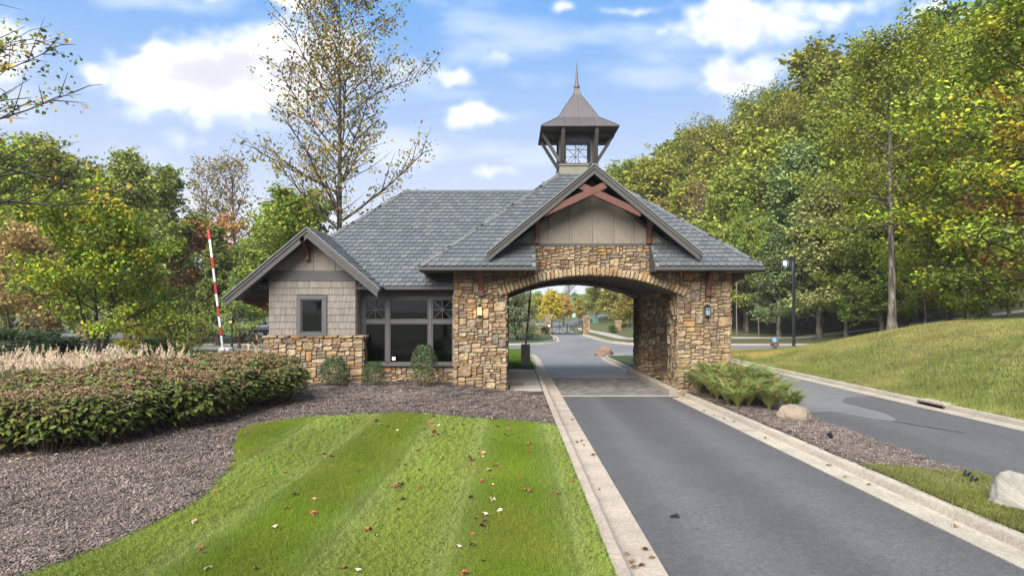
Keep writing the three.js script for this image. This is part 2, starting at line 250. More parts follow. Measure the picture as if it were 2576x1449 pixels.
// asphalt
const lane = (x, Z) => { const w = .5 * (Math.exp(-(((x - 2.25) / .33) ** 2)) + Math.exp(-(((x - 3.95) / .35) ** 2))), n = fbm(x * 1.5, Z * .05, 0, 4, 71), m = fbm(x * 3, Z * 3, 0, 3, 73); return tone(.155, .154, .156, .82 + .46 * w + .4 * (n - .5) + .07 * (m - .5) ); };
const old = (x, Z) => tone(.29, .288, .285, .85 + .5 * (fbm(x * .5, Z * .3, 0, 4, 75) - .4));
structure('road', region([[1.45, 2], [1.45, 19.84], [xr(19.84), 19.84], [xr(2), 2]], .14, () => 0, lane), MG.asphalt);
const patchEdge = [[6.8, 17.2], [7.3, 16.6], [7.9, 16.9], [8.3, 15.7], [8.7, 15.2], [9.1, 16.6], [9.0, 18.6], [9.6, 19.6], [10.5, 19.9]];
structure('road', region([[6.8, 2], ...patchEdge, [10.5, 2]], .3, () => .004, (x, Z) => tone(.155, .153, .155, .85 + .6 * (fbm(x * 1.1, Z * .06, 0, 4, 78) - .45))), MG.asphalt);
structure('road', region([[1.45, 25.66], [1.45, 39], [.9, 41.3], [-.6, 42.5], [-70, 42.5], [-70, 50], [-.4, 50], [1.4, 50.6], [2.8, 52.6], [4, 57], [4.45, 66], [4.45, 75], [7.2, 75], [7.5, 60], [7.75, 54], [8.6, 51], [11, 50], [75, 50], [75, 42.5], [13.6, 42.5], [11.6, 41], [10.7, 38], [10.5, 30], [10.5, 15], [6.8, 15], [6.8, 36], [6.3, 37], [5, 37.2], [4.62, 36], [4.62, 25.66]], .6, () => -.004, old), MG.asphalt);
structure('road', region([[4.4, 75], [4.2, 86], [4.0, 98], [7, 110], [22, 124], [60, 132], [60, 127], [24, 119], [11, 107], [8.2, 97], [7.2, 86], [7.3, 75]], .7, (x, Z) => H(x, Z) + .02, old), MG.asphalt);
structure('road', region([[-70, 60], [-13, 60], [-10.5, 62], [-11, 75], [-70, 78]], .8, (x, Z) => H(x, Z) + .0, old), MG.asphalt);
// paths
structure('footpath', region([[9.3, 90], [10.1, 70], [10.2, 60], [11.2, 57.9], [60, 57.6], [60, 56.1], [10.6, 56.2], [9.1, 58.6], [8.9, 70], [8.0, 90]], .6, (x, Z) => H(x, Z) + .02, () => tone(.42, .40, .36)), MG.conc);
// lawns and beds
structure('mulch_bed', region([[-16, 3], [-16, 21.6], [KB, 21.6], [KB, 3]], .25, (x, Z) => H(x, Z) - .03, mulchCol), MG.mulch);
structure('lawn', region(lawnPoly, .16, (x, Z) => H(x, Z), lushCol, .1), MG.turf, 'striped green lawn beside the kerb');
structure('lawn', region([[-70, 21.6], [-70, 42.15], [-.8, 42.15], [.6, 41.1], [.86, 39], [.86, 27.7], [-1.5, 27.7], [-1.5, 21.6]], .6, (x, Z) => H(x, Z), lushCol), MG.turf, 'lawn behind the gatehouse');
structure('lawn', region([[11.04, 2], [11.04, 30], [11.25, 37.8], [12, 40.6], [13.8, 42.1], [70, 42.1], [70, 2]], .45, (x, Z) => H(x, Z), turfCol), MG.turf, 'mounded lawn rising beside the road');
structure('lawn', region([[-70, 50.35], [-.5, 50.35], [1.2, 51], [2.5, 53], [3.7, 57.2], [4.1, 66], [4.1, 72], [-9.5, 72], [-10.2, 61.8], [-13, 59.6], [-70, 59.6]], .6, (x, Z) => H(x, Z), lushCol), MG.turf, 'lawn in front of the metal gate');
structure('lawn', region([[7.55, 75], [7.85, 60], [8.1, 54.3], [8.9, 51.3], [11.1, 50.35], [75, 50.35], [75, 60], [9, 75]], .6, (x, Z) => H(x, Z), turfCol), MG.turf, 'lawn along the cross street');
// median between the lanes
const xk = (Z) => xr(Z) + .5;      // back of the median kerb
const medY = (x, Z) => lerp(.13, .02, ss(xk(Z), 6.85, x)) + .03 * (fbm(x * 2, Z * 2, 0, 3, 81) - .5);
structure('mulch_bed', region([[xk(9), 9], [xk(19.7), 19.7], [4.95, 19.7], [6.95, 19.7], [6.82, 14], [6.9, 9]], .14, (x, Z) => medY(x, Z), mulchCol, .1), MG.mulch, 'mulched median beside the ferns');
structure('lawn', region([[xk(2), 2], [xk(10.4), 10.4], [6.2, 9.7], [6.9, 8.8], [7.0, 2]], .14, (x, Z) => medY(x, Z) + .02, (x, Z) => tone(.17, .19, .05, .8 + .6 * (fbm(x * 2, Z * 2, 0, 3, 83) - .4)), .15), MG.turf, 'grass strip on the median');
structure('lawn', region([[4.98, 27.6], [4.98, 35.6], [5.2, 36.6], [6.2, 36.7], [6.75, 36], [6.75, 27.6]], .2, () => .12, (x, Z) => lushCol(x, Z).lerp(mulchCol(x, Z), 1 - ss(30.5, 31.5, Z))), MG.turf, 'median strip behind the arch');
// forecourt slab under the arch
const cTone = (k = 1) => tone(.50, .465, .41, k);

// kerbs: profile [d, y], d away from the road
function along(path, step) { const out = []; let acc = 0; for (let k = 0; k + 1 < path.length; k++) { const [ax, az] = path[k], [bx, bz] = path[k + 1], l = Math.hypot(bx - ax, bz - az), n = Math.max(1, Math.round(l / step)); for (let q = 0; q < n; q++) out.push([lerp(ax, bx, q / n), lerp(az, bz, q / n)]); } out.push(path[path.length - 1]); return out; }
function kerb(name, path, prof, side, seg, col, label) {
  const root = new THREE.Group(); root.name = numbered(name); root.userData.kind = 'structure'; if (label) root.userData.label = label; scene.add(root);
  const pts = along(path, .5), nrm = pts.map((p, k) => { const a = pts[Math.max(0, k - 1)], b = pts[Math.min(pts.length - 1, k + 1)], dx = b[0] - a[0], dz = b[1] - a[1], l = Math.hypot(dx, dz); return [side * dz / l, -side * dx / l]; });
  const per = Math.round(seg / .5); const R = rng(path.length * 77 + prof.length + seg * 10);
  for (let s = 0; s < pts.length - 1; s += per) {
    const e = Math.min(pts.length - 1, s + per), a = new Acc(), rows = [], c = col(.92 + .16 * R());
    for (let k = s; k <= e; k++) { let [x, z] = pts[k]; if (k === s || k === e) { const q = k === s ? pts[k + 1] : pts[k - 1], l = Math.hypot(q[0] - x, q[1] - z); x += (q[0] - x) / l * .006; z += (q[1] - z) / l * .006; } rows.push(prof.map(([d, y]) => V(x + nrm[k][0] * d, y, -(z + nrm[k][1] * d)))); }
    for (let k = 0; k + 1 < rows.length; k++) for (let q = 0; q + 1 < prof.length; q++) { const [d0, y0] = prof[q], [d1, y1] = prof[q + 1], n = nrm[s + k]; const hd = -(y1 - y0), hy = d1 - d0; a.poly([rows[k][q], rows[k][q + 1], rows[k + 1][q + 1], rows[k + 1][q]], V(n[0] * hd, hy, -n[1] * hd), c); }
    const f = rows[1][0].clone().sub(rows[0][0]); a.poly(rows[0], f.clone().negate(), c); a.poly(rows[rows.length - 1], f, c);
    M_('kerb_segment', a, MG.conc, root);
  }
  return root;
}
const KT = .13;
const profGutter = [[0, -.06], [0, .012], [.30, .004], [.345, .018], [.375, KT - .03], [.392, KT - .006], [.41, KT], [.51, KT], [.525, KT - .012], [.53, -.06]];
const profPlain = [[0, -.06], [.02, KT - .03], [.03, KT], [.16, KT], [.17, -.06]];
const cTan = (k) => tone(.46, .40, .34, k), cPale = (k) => tone(.47, .43, .365, k);
kerb('kerb', [[1.45, 2], [1.45, 20]], profGutter, -1, 3, cTan, 'kerb and gutter between lawn and lane');
kerb('kerb', [[1.45, 20], [1.45, 25.66]], profGutter, -1, 3, cTan);
kerb('kerb', [[1.45, 25.66], [1.45, 36], [1.4, 38.5], [1.0, 40.6], [0, 42.1], [-2, 42.6], [-40, 42.6]], profGutter, -1, 3, cPale);
kerb('kerb', [[xr(2), 2], [xr(19.5), 19.5]], profGutter, 1, 3, cPale, 'kerb and gutter beside the median');
kerb('kerb', [[4.62, 27.7], [4.62, 35.4], [4.75, 36.6], [5.3, 37.2], [6.0, 37.2]], profGutter.map(([d, y]) => [d * .75, y]), 1, 3, cPale);
kerb('kerb', [[10.5, 2], [10.5, 17.1]], profGutter, 1, 3, cPale, 'kerb and gutter below the grass mound');
kerb('kerb', [[10.5, 18.3], [10.5, 30], [10.7, 37.4], [11.4, 40.2], [13.2, 42], [15, 42.5], [40, 42.5]], profGutter, 1, 3, cPale);
kerb('kerb', [[-40, 50], [-.4, 50], [1.4, 50.6], [2.8, 52.6], [4, 57], [4.45, 66], [4.45, 72.6]], profGutter, -1, 3, cPale);
kerb('kerb', [[7.15, 72.6], [7.5, 60], [7.75, 54], [8.6, 51], [11, 50], [40, 50]], profGutter, -1, 3, cPale);
kerb('kerb', [[6.86, 10.3], [6.95, 3]], [[0, -.05], [.005, .03], [.1, .03], [.105, -.05]], 1, 3, cPale);
kerb('kerb', [[4.64, 20.1], [4.64, 27.6]], [[0, -.05], [.01, .16], [.02, .17], [.27, .17], [.28, -.05]], 1, 2.5, cTan, 'raised kerb along the inside of the arch');

// pavers under the arch
{
  const root = new THREE.Group(); root.name = 'paved_lane'; root.userData = { kind: 'structure', label: 'grey brick paving under the arch' }; scene.add(root);
  const bed = new Acc(); bed.at(3.17, .06, 5.46, 3.04, -.05, -22.83, 0, .002, tone(.16, .15, .14)); M_('bedding', bed, MG.conc, root);
  for (const Z of [19.95, 25.6]) { const b = new Acc(); b.at(3.17, .08, .18, 3.04, -.035, -Z, 0, .004, tone(.44, .42, .39)); M_('paving_band', b, MG.conc, root); }
  const R = rng(5), vars = [.11, .15, .19, .24].map((k) => { const a = new Acc(); a.at(.216, .05, .101, 0, 0, 0, 0, .01, tone(k, k * .96, k * .93)); return a.geo(); });
  const all = []; for (let r = 0; r < 48; r++) for (let q = -1; q < 15; q++) { const x = 1.5 + q * .228 + (r % 2) * .114, z = 20.1 + r * .1125; if (x < 1.44 || x > 4.55) continue; all.push([x, z]); }
  const rest = new Acc(); all.forEach(([x, z], k) => { const g = R.pick(vars), y = -.022 + R.r(-.002, .003); if (k < 300) { const m = M_('paver', g, MG.conc, root); m.position.set(x, y, -z); } else rest.add(g, new THREE.Matrix4().makeTranslation(x, y, -z)); });
  M_('paver_field', rest, MG.conc, root).userData.kind = 'stuff';
}
// walk slab beside the lane under the arch
{
  const root = new THREE.Group(); root.name = 'walkway'; root.userData = { kind: 'structure', label: 'concrete walkway beside the booth under the arch' }; scene.add(root);
  for (const [z0, z1] of [[20.3, 21.5], [21.52, 23.0], [23.02, 24.6], [24.62, 26.2], [26.22, 27.7]]) { const a = new Acc(); a.at(1.07, .1, z1 - z0, .36, .075, -(z0 + z1) / 2, 0, .006, tone(.40, .38, .35)); M_('slab', a, MG.conc, root); }
}

// crack sealed with tar in the exit lane
{
  const a = new Acc(), R = rng(64); let x = 8.55, Z = 15.3; const pts = [];
  for (let k = 0; k < 14; k++) { pts.push([x, Z, R.r(.012, .05)]); x += R.r(-.02, .12); Z -= R.r(-.03, .22); }
  for (let k = 0; k + 1 < pts.length; k++) { const [x0, z0, w0] = pts[k], [x1, z1, w1] = pts[k + 1]; a.poly([V(x0 - w0, .009, -z0), V(x0 + w0, .009, -z0), V(x1 + w1, .009, -z1), V(x1 - w1, .009, -z1)], V(0, 1, 0), tone(.05, .048, .047)); }
  structure('road_crack', a, MG.asphalt);
}
// ---------- gatehouse ----------
const MH = {
  stone: mat(0xffffff, { vertexColors: true, map: rep(T.rock, 1.1), bumpMap: rep(T.rockH, 1.3), bumpScale: .02, roughness: .9 }),
  mortar: mat(tone(.20, .165, .125), { map: rep(T.rock, 1), roughness: .97 }),
  slate: mat(0xffffff, { vertexColors: true, map: rep(T.slate, 2.2), bumpMap: rep(T.slate, 3), bumpScale: .004, roughness: .62 }),
  roofbase: mat(tone(.135, .145, .152), { roughness: .95 }),
  trim: mat(tone(.085, .078, .07), { map: rep(T.paint, 1.2), roughness: .7 }),
  fascia: mat(tone(.065, .062, .058), { map: rep(T.paint, 1.2), roughness: .7 }),
  siding: mat(tone(.25, .215, .175), { map: rep(T.paint, 1.5), bumpMap: rep(T.paint, 4), bumpScale: .003, roughness: .85 }),
  shingle: mat(0xffffff, { vertexColors: true, map: rep(T.grain, 3, 1.2), bumpMap: rep(T.grain, 3, 1.2), bumpScale: .004, roughness: .9 }),
  timber: mat(tone(.135, .042, .026), { map: rep(T.grain, 2.5, 1), roughness: .62 }),
  frame: mat(tone(.075, .072, .07), { map: rep(T.paint, 1), roughness: .55 }),
  sash: mat(tone(.045, .042, .042), { roughness: .5 }),
  glass: new THREE.MeshPhysicalMaterial({ color: tone(.34, .38, .36), roughness: .02, transmission: 1, thickness: 0, ior: 1.5 }),  // dark tint put in so the booth room behind looks unlit
  clear: new THREE.MeshPhysicalMaterial({ color: tone(.99, .99, .99), roughness: .02, transmission: 1, thickness: 0, ior: 1.35 }),
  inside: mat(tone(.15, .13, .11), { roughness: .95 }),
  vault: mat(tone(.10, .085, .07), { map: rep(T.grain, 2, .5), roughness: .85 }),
  copper: mat(tone(.125, .112, .108), { map: rep(T.paint, 2), roughness: .5, metalness: .35 }),
  cupola: mat(tone(.215, .205, .155), { map: rep(T.paint, 1.5), roughness: .75 }),
  iron: mat(tone(.02, .021, .022), { roughness: .45, metalness: .4 }),
};
const G = thing('gatehouse', 'stone arched gatehouse with slate roofs, cupola and glazed guard booth', 'gatehouse', V(2.36, 0, -23.9));
const ZF = 20.2, ZB = 27.5, XL0 = -1.717, XL1 = -.176, XR0 = 4.92, XR1 = 6.47, X0 = 2.372;
const archR = 6.22, springY = 2.96, crownY = 3.53, archCy = crownY - archR;
const stones = [];           // [matrix, shape, colour, score]
const stoneCols = [[.40, .29, .17], [.46, .35, .22], [.36, .26, .16], [.50, .40, .27], [.30, .22, .14], [.42, .31, .21], [.33, .27, .21], [.27, .23, .20], [.38, .22, .10], [.44, .26, .11], [.24, .15, .10], [.52, .43, .31], [.44, .35, .25], [.22, .19, .17]].map(([r, g, b]) => tone(r * 1.16, g * 1.13, b * 1.05));
const stoneW = [9, 11, 9, 9, 6, 9, 5, 3, 4, 4, 4, 8, 9, 2];
const stoneShapes = (() => {
  const R = rng(11), out = [];
  for (let k = 0; k < 14; k++) {
    const a = new Acc(), n = 10, ring = []; for (let q = 0; q < n; q++) { const t = q / n * 4, s = Math.floor(t), f = t - s; let x, y; if (s === 0) [x, y] = [-.5 + f, -.5]; else if (s === 1) [x, y] = [.5, -.5 + f]; else if (s === 2) [x, y] = [.5 - f, .5]; else[x, y] = [-.5, .5 - f]; ring.push([x * (1 - R() * .09), y * (1 - R() * .15)]); }
    const back = ring.map(([x, y]) => V(x, y, -.5)), mid = ring.map(([x, y]) => V(x * .995, y * .98, R.r(.12, .34))), fr = ring.map(([x, y]) => V(x * R.r(.80, .93), y * R.r(.62, .84), R.r(.36, .5))), c = V(R.r(-.12, .12), R.r(-.1, .1), R.r(.4, .62));
    for (let q = 0; q < n; q++) { const r = (q + 1) % n, o = V(ring[q][0] + ring[r][0], ring[q][1] + ring[r][1], 0); a.poly([back[q], back[r], mid[r], mid[q]], o); a.poly([mid[q], mid[r], fr[r]], V(o.x, o.y, .4)); a.poly([mid[q], fr[r], fr[q]], V(o.x, o.y, .4)); a.poly([fr[q], fr[r], c], V(0, 0, 1)); }
    for (let q = 0; q < a.u.length; q++) a.u[q] = a.u[q] * .32 + k * .17;
    out.push(a);
  }
  return out;
})();
function pickCol(R) { let s = 0; for (const w of stoneW) s += w; let r = R() * s; for (let k = 0; k < stoneW.length; k++) if ((r -= stoneW[k]) < 0) return k; return 0; }
const camP = V(0, CH, 0);
function stoneAt(c, u, v, n, w, h, d, R, weight = 1, ci) {
  const m = new THREE.Matrix4().makeBasis(u, v, n).multiply(new THREE.Matrix4().makeRotationZ(R.r(-.012, .012))).scale(V(w, h, d)).setPosition(c);
  const to = camP.clone().sub(c), f = n.dot(to.clone().normalize()); stones.push([m, Math.floor(R() * stoneShapes.length), ci ?? pickCol(R), f > 0 ? weight * f * w * h / to.lengthSq() : -1]);
}
// random ledge stones over a w x h panel whose lower corner is o; keep(u,v) leaves openings
function ledge(o, u, v, w, h, seed, keep = () => true, weight = 1) {
  const R = rng(seed), n = V(0, 0, 0).crossVectors(u, v), cell = .047, nx = Math.round(w / cell), ny = Math.round(h / cell), cw = w / nx, chh = h / ny, g = new Uint8Array(nx * ny);
  for (let j = 0; j < ny; j++) for (let i = 0; i < nx; i++) if (!keep((i + .5) * cw, (j + .5) * chh)) g[j * nx + i] = 1;
  for (let j = 0; j < ny; j++) for (let i = 0; i < nx; i++) {
    if (g[j * nx + i]) continue;
    let big = R() < .09, bw = big ? 5 + Math.floor(R() * 5) : 3 + Math.floor(R() * R() * 10), bh = big ? 4 + Math.floor(R() * 4) : R() < .5 ? 1 : R() < .62 ? 2 : 3; if (bh === 1 && R() < .35) bh = 2;
    let w1 = 0; while (w1 < bw && i + w1 < nx && !g[j * nx + i + w1]) w1++;
    if (i + w1 < nx && !g[j * nx + i + w1]) { let more = 0; while (i + w1 + more < nx && !g[j * nx + i + w1 + more] && more < 3) more++; if (more < 2 || i + w1 + more >= nx) w1 += more; }
    let h1 = 1; for (; h1 < bh && j + h1 < ny; h1++) { let ok = true; for (let q = 0; q < w1; q++) if (g[(j + h1) * nx + i + q]) ok = false; if (!ok) break; }
    for (let b = 0; b < h1; b++) for (let a = 0; a < w1; a++) g[(j + b) * nx + i + a] = 1;
    const d = R.r(.06, .125), c = o.clone().addScaledVector(u, (i + w1 / 2) * cw).addScaledVector(v, (j + h1 / 2) * chh).addScaledVector(n, .012);
    stoneAt(c, u, v, n, w1 * cw - R.r(.004, .012), h1 * chh - R.r(.003, .01), d, R, weight);
  }
}
const ux = V(1, 0, 0), uy = V(0, 1, 0), uz = V(0, 0, 1), mx = V(-1, 0, 0), mz = V(0, 0, -1);
const LEDGE = .86;           // ledge of the plinth
const inArch = (x, y) => x > XL1 && x < XR0 && y < (Math.abs(x - X0) < 2.6 ? archCy + Math.sqrt(archR * archR - (x - X0) ** 2) : -9);
const ringOut = (x, y) => { const r = Math.hypot(x - X0, y - archCy); return y > springY - .2 && Math.abs(x - X0) < 2.78 && r < archR + .215 && r > archR - .2; };
// front: wall with arch, plinth, raised centre
const frontTop = (x) => (x > .69 && x < 4.06 ? 4.40 : 3.95);
ledge(V(XL0, LEDGE + .05, -ZF), ux, uy, XR1 - XL0, 3.5, 21, (a, b) => { const x = XL0 + a, y = LEDGE + .05 + b; return y < frontTop(x) && !inArch(x, y) && !ringOut(x, y); }, 1.3);
for (const [a, b] of [[XL0 - .03, XL1 + .02], [XR0 - .02, XR1 + .03]]) {
  ledge(V(a, -.1, -ZF + .05), ux, uy, b - a, LEDGE + .1, 31 + a, undefined, 1.2);
  for (let x = a - .03, R = rng(a * 9 + 400); x < b - .1;) { const w = Math.min(R.r(.28, .5), b + .03 - x); stoneAt(V(x + w / 2, LEDGE + .02, -ZF + .06), ux, uy, uz, w - .012, .07, .12, R); x += w; }
}
// sides of the piers
const faces = [];
for (const [z0, z1, sd2] of [[ZF, 21.43, 0], [26.1, ZB, 1]]) {
  const L = z1 - z0;
  ledge(V(XR0, .0, -z0), mz, uy, L, 3.2, 51 + sd2, undefined);            // inner face of the pier by the ferns
  ledge(V(XL1, .0, -z1), uz, uy, L, 3.2, 55 + sd2, undefined);            // inner face by the booth
  ledge(V(XR1, -.1, -z1), uz, uy, L, 4.0, 61 + sd2);                      // outer side
  ledge(V(XL0, -.1, -z0), mz, uy, L, 4.0, 65 + sd2);
}
ledge(V(XR0, 0, -26.1), ux, uy, XR1 - XR0, 3.9, 71);                      // rear pier, face seen through the gap
ledge(V(XL0, .1, -26.1), ux, uy, XL1 - XL0, 3.9, 72);
ledge(V(XR1, 0, -ZB), mx, uy, XR1 - XL0, 4.0, 73, (a, b) => { const x = XR1 - a; return !inArch(x, b) && !ringOut(x, b); });
ledge(V(XR1, 0, -21.43), mx, uy, XR1 - XR0, 3.9, 74);
// voussoirs
for (const [Z, n, s] of [[ZF, uz, 1], [ZB, mz, 2]]) {
  const half = Math.asin(2.72 / archR), N = 46, R = rng(80 + s);
  for (let k = 0; k < N; k++) { const t = lerp(-half, half, (k + .5) / N), dir = V(Math.sin(t), Math.cos(t), 0), tan = V(Math.cos(t), -Math.sin(t), 0), rl = .25 + R.r(-.015, .03), c = V(X0, archCy, -Z).addScaledVector(dir, archR + rl / 2 - .01).addScaledVector(n, .035); const u = n === uz ? tan : tan.clone().negate(); stoneAt(c, u, dir, n, 2 * half * archR / N - R.r(.004, .012), rl, .14, R, 2.2, R.pick([0, 1, 3, 11, 12, 1, 3, 5, 9])); }
}
// arch core with thickness; joints lie in its face, behind the stones
function archCore(a, z0, z1, top) {
  const s = new THREE.Shape(); s.moveTo(XL0, -.2); s.lineTo(XL1, -.2); s.lineTo(XL1, springY); const N = 28, half = Math.asin((XR0 - X0) / archR); for (let k = 0; k <= N; k++) { const t = lerp(-half, half, k / N); s.lineTo(X0 + Math.sin(t) * archR, archCy + Math.cos(t) * archR); } s.lineTo(XR0, -.2); s.lineTo(XR1, -.2); s.lineTo(XR1, 3.9);
  if (top) { s.lineTo(4.06, 3.9); s.lineTo(4.06, 4.4); s.lineTo(.69, 4.4); s.lineTo(.69, 3.9); } s.lineTo(XL0, 3.9); s.closePath();
  const g = new THREE.ExtrudeGeometry(s, { depth: z1 - z0, bevelEnabled: false }); a.add(g.index ? g : (g.setIndex([...Array(g.attributes.position.count).keys()]), g), new THREE.Matrix4().makeTranslation(0, 0, -z1));
}
const core = new Acc(); archCore(core, ZF + .012, 21.42, true); archCore(core, 26.11, ZB - .012, false);
// guard booth walls: base under the gable, under the glazing, ends
const GX0 = -7.33, GX1 = -4.42, GZ = 20.2, WZ = 20.74;
core.at(GX1 - GX0 - .02, 2.0, .3, (GX0 + GX1) / 2, .72, -(GZ + .0 + .165)); core.at(GX1 - GX0, 2.0, .3, (GX0 + GX1) / 2, .72, -27.9); core.at(.28, 2.0, 7.0, GX0 + .16, .72, -24.0);
core.at(.3, 2.0, .6, GX1 - .17, .72, -(GZ + .6)); core.at(XL0 - GX1, 1.0, .3, (GX1 + XL0) / 2, .4, -(WZ + .2)); core.at(XL0 - GX1, 1.0, .3, (GX1 + XL0) / 2, .4, -27.9);
const wall = part(G, 'stone_wall', core, MH.mortar);
ledge(V(GX0, -.05, -GZ), ux, uy, GX1 - GX0, 1.72, 91, undefined, 1.2);
ledge(V(GX1, -.05, -(WZ + .1)), uz, uy, WZ + .1 - GZ, 1.72, 92);
ledge(V(GX0, -.05, -GZ), mz, uy, 7.5, 1.72, 93);
ledge(V(GX1 + .0, -.05, -(WZ + .04)), ux, uy, XL0 - GX1, .92, 94);
for (const [x0, x1] of [[GX0 - .06, GX1 + .06]]) for (let x = x0, R = rng(95); x < x1 - .05;) { const w = Math.min(R.r(.3, .55), x1 - x); stoneAt(V(x + w / 2, 1.72, -GZ + .0), ux, uy, uz, w - .012, .085, .2, R, 1, R.pick([1, 3, 9, 11, 12, 8, 6])); x += w; }
for (let z = GZ, R = rng(96); z < WZ;) { const w = .3; stoneAt(V(GX1 + .0, 1.72, -(z + w / 2)), mz, uy, ux, w - .012, .085, .2, R); z += w; }
// hand the stones out: the largest in view as pieces, the others joined
{
  const geos = new Map(), key = (s, c) => s * 50 + c, get = (s, c) => { const k = key(s, c); if (!geos.has(k)) { const src = stoneShapes[s], a = new Acc(); a.p = src.p; a.n = src.n; a.u = src.u; a.i = src.i; const col = stoneCols[c]; for (let q = 0; q < src.count; q++) a.c.push(col.r, col.g, col.b); geos.set(k, a.geo()); } return geos.get(k); };
  const order = stones.map((s, k) => k).sort((a, b) => stones[b][3] - stones[a][3]), pick = new Set(order.slice(0, 300)), rest = new Acc();
  stones.forEach(([m, s, c], k) => { if (pick.has(k)) { const o = M_('stone', get(s, c), MH.stone, wall); o.matrix.copy(m); m.decompose(o.position, o.quaternion, o.scale); } else rest.add(get(s, c), m); });
  M_('stonework', rest, MH.stone, wall).userData.kind = 'stuff';
}
// ---- roofs ----
const EV = 3.77, EX0 = -2.617, EX1 = 7.152, EZ0 = 19.38, EZ1 = 28.42, XC = 2.27, ZC = 23.9, CT = 7.16, CHF = .65;
const kz = (CT - EV) / (ZC - CHF - EZ0);
const gA = { x: 2.345, y: 6.65, z0: 19.42, drop: .82 }, gZ = (y) => EZ0 + (y - EV) / kz;
const lA = { x: -5.887, y: 4.869, z0: 19.6 };
const mE = 3.226, mZ0 = 20.2, mRy = 6.756, mRz = 24.26, mk = (mRy - mE) / (mRz - mZ0), mX0 = -7.84, mRx = -3.78;
const planes = [
  { n: 'main front', p: [V(mX0, mE, -mZ0), V(XL0 - .01, mE, -mZ0), V(1.0, mRy, -mRz), V(mRx, mRy, -mRz)], w: 1 },
  { n: 'main back', p: [V(-.55, mE, -28.32), V(mX0, mE, -28.32), V(mRx, mRy, -mRz), V(1.0, mRy, -mRz)], w: 0 },
  { n: 'main hip', p: [V(mX0, mE, -28.32), V(mX0, mE, -mZ0), V(mRx, mRy, -mRz)], w: .3 },
  { n: 'arch front', p: [V(EX0, EV, -EZ0), V(.67, EV, -EZ0), V(.67, EV + kz * (ZF - EZ0), -ZF), V(4.08, EV + kz * (ZF - EZ0), -ZF), V(4.08, EV, -EZ0), V(EX1, EV, -EZ0), V(XC + CHF, CT, -(ZC - CHF)), V(XC - CHF, CT, -(ZC - CHF))], w: 1.2 },
  { n: 'arch side', p: [V(EX0, EV, -EZ1), V(EX0, EV, -EZ0), V(XC - CHF, CT, -(ZC - CHF)), V(XC - CHF, CT, -(ZC + CHF))], w: .6 },
  { n: 'arch side', p: [V(EX1, EV, -EZ0), V(EX1, EV, -EZ1), V(XC + CHF, CT, -(ZC + CHF)), V(XC + CHF, CT, -(ZC - CHF))], w: .2 },
  { n: 'arch back', p: [V(EX1, EV, -EZ1), V(EX0, EV, -EZ1), V(XC - CHF, CT, -(ZC + CHF)), V(XC + CHF, CT, -(ZC + CHF))], w: 0 },
  { n: 'gable', p: [V(-.68, 4.175, -gZ(4.12)), V(-.68, 4.175, -gA.z0), V(gA.x, gA.y, -gA.z0), V(gA.x, gA.y, -gZ(gA.y) - .05)], w: .1 },
  { n: 'gable', p: [V(5.37, 4.175, -gA.z0), V(5.37, 4.175, -gZ(4.12)), V(gA.x, gA.y, -gZ(gA.y) - .05), V(gA.x, gA.y, -gA.z0)], w: .1 },
  { n: 'booth gable', p: [V(-8.22, 2.87, -26), V(-8.22, 2.87, -lA.z0), V(lA.x, lA.y, -lA.z0), V(lA.x, lA.y, -26)], w: .1 },
  { n: 'booth gable', p: [V(-3.82, 3.17, -lA.z0), V(-3.82, 3.17, -20.25), V(lA.x, lA.y, -22.1), V(lA.x, lA.y, -lA.z0)], w: 1.4 },
];
const slates = [], slateGeo = [], SL = { w: .212, e: .2 };
{
  const cols = [[.126, .146, .155], [.143, .161, .17], [.116, .133, .143], [.158, .173, .172], [.134, .147, .163], [.172, .188, .182], [.11, .126, .134], [.16, .166, .18]];
  for (const c of cols) { const a = new Acc(), w = SL.w / 2 - .006, e = SL.e, t = .014, k = .05; a.prism([V(-w, e * 1.25, -.004), V(w, e * 1.25, -.004), V(w, k, .022), V(w - k * .8, 0, .026), V(-w + k * .8, 0, .026), V(-w, k, .022)].map((p) => p), V(0, 0, -t), tone(...c)); slateGeo.push(a.geo()); }
}
const roofCore = new Acc();
planes.forEach((pl, pi) => {
  const R = rng(200 + pi), p = pl.p, u = p[1].clone().sub(p[0]); u.y = 0; u.normalize(); const up = p[p.length - 1].clone().sub(p[0]); const n = V(0, 0, 0).crossVectors(u, up).normalize(); if (n.y < 0) n.negate(); const v = V(0, 0, 0).crossVectors(n, u); if (v.y < 0) v.negate();
  roofCore.prism(p.map((q) => q.clone().addScaledVector(n, -.02)), n.clone().multiplyScalar(-.08));
  const q2 = p.map((q) => { const d = q.clone().sub(p[0]); return [d.dot(u), d.dot(v)]; }); let u0 = 1e9, u1 = -1e9, v1 = 0; for (const [a, b] of q2) { u0 = Math.min(u0, a); u1 = Math.max(u1, a); v1 = Math.max(v1, b); }
  const bas = V(0, 0, 0).crossVectors(u, v).dot(n) > 0 ? u : u.clone().negate();
  for (let r = 0, b = -.03; b < v1; r++, b += SL.e) for (let a = u0 - .1 + (r % 2) * SL.w / 2; a < u1 + .1; a += SL.w) {
    if (sd(q2, a, b + SL.e * .5) > -.012) continue;
    const c = p[0].clone().addScaledVector(u, a).addScaledVector(v, b).addScaledVector(n, .004 + R() * .003), to = camP.clone().sub(c), f = n.dot(to.clone().normalize());
    const m = new THREE.Matrix4().makeBasis(bas, v, V(0, 0, 0).crossVectors(bas, v)).multiply(new THREE.Matrix4().makeRotationZ(R.r(-.012, .012))).setPosition(c);
    slates.push([m, clamp(Math.floor(Math.pow(R(), 1.4) * 8 + (fbm(c.x * .8, c.y * .8 + c.z * .4, 0, 3, 207) - .5) * 7), 0, 7), f > 0 ? pl.w * f / to.lengthSq() * (.5 + pl.w) : -1]);
  }
});
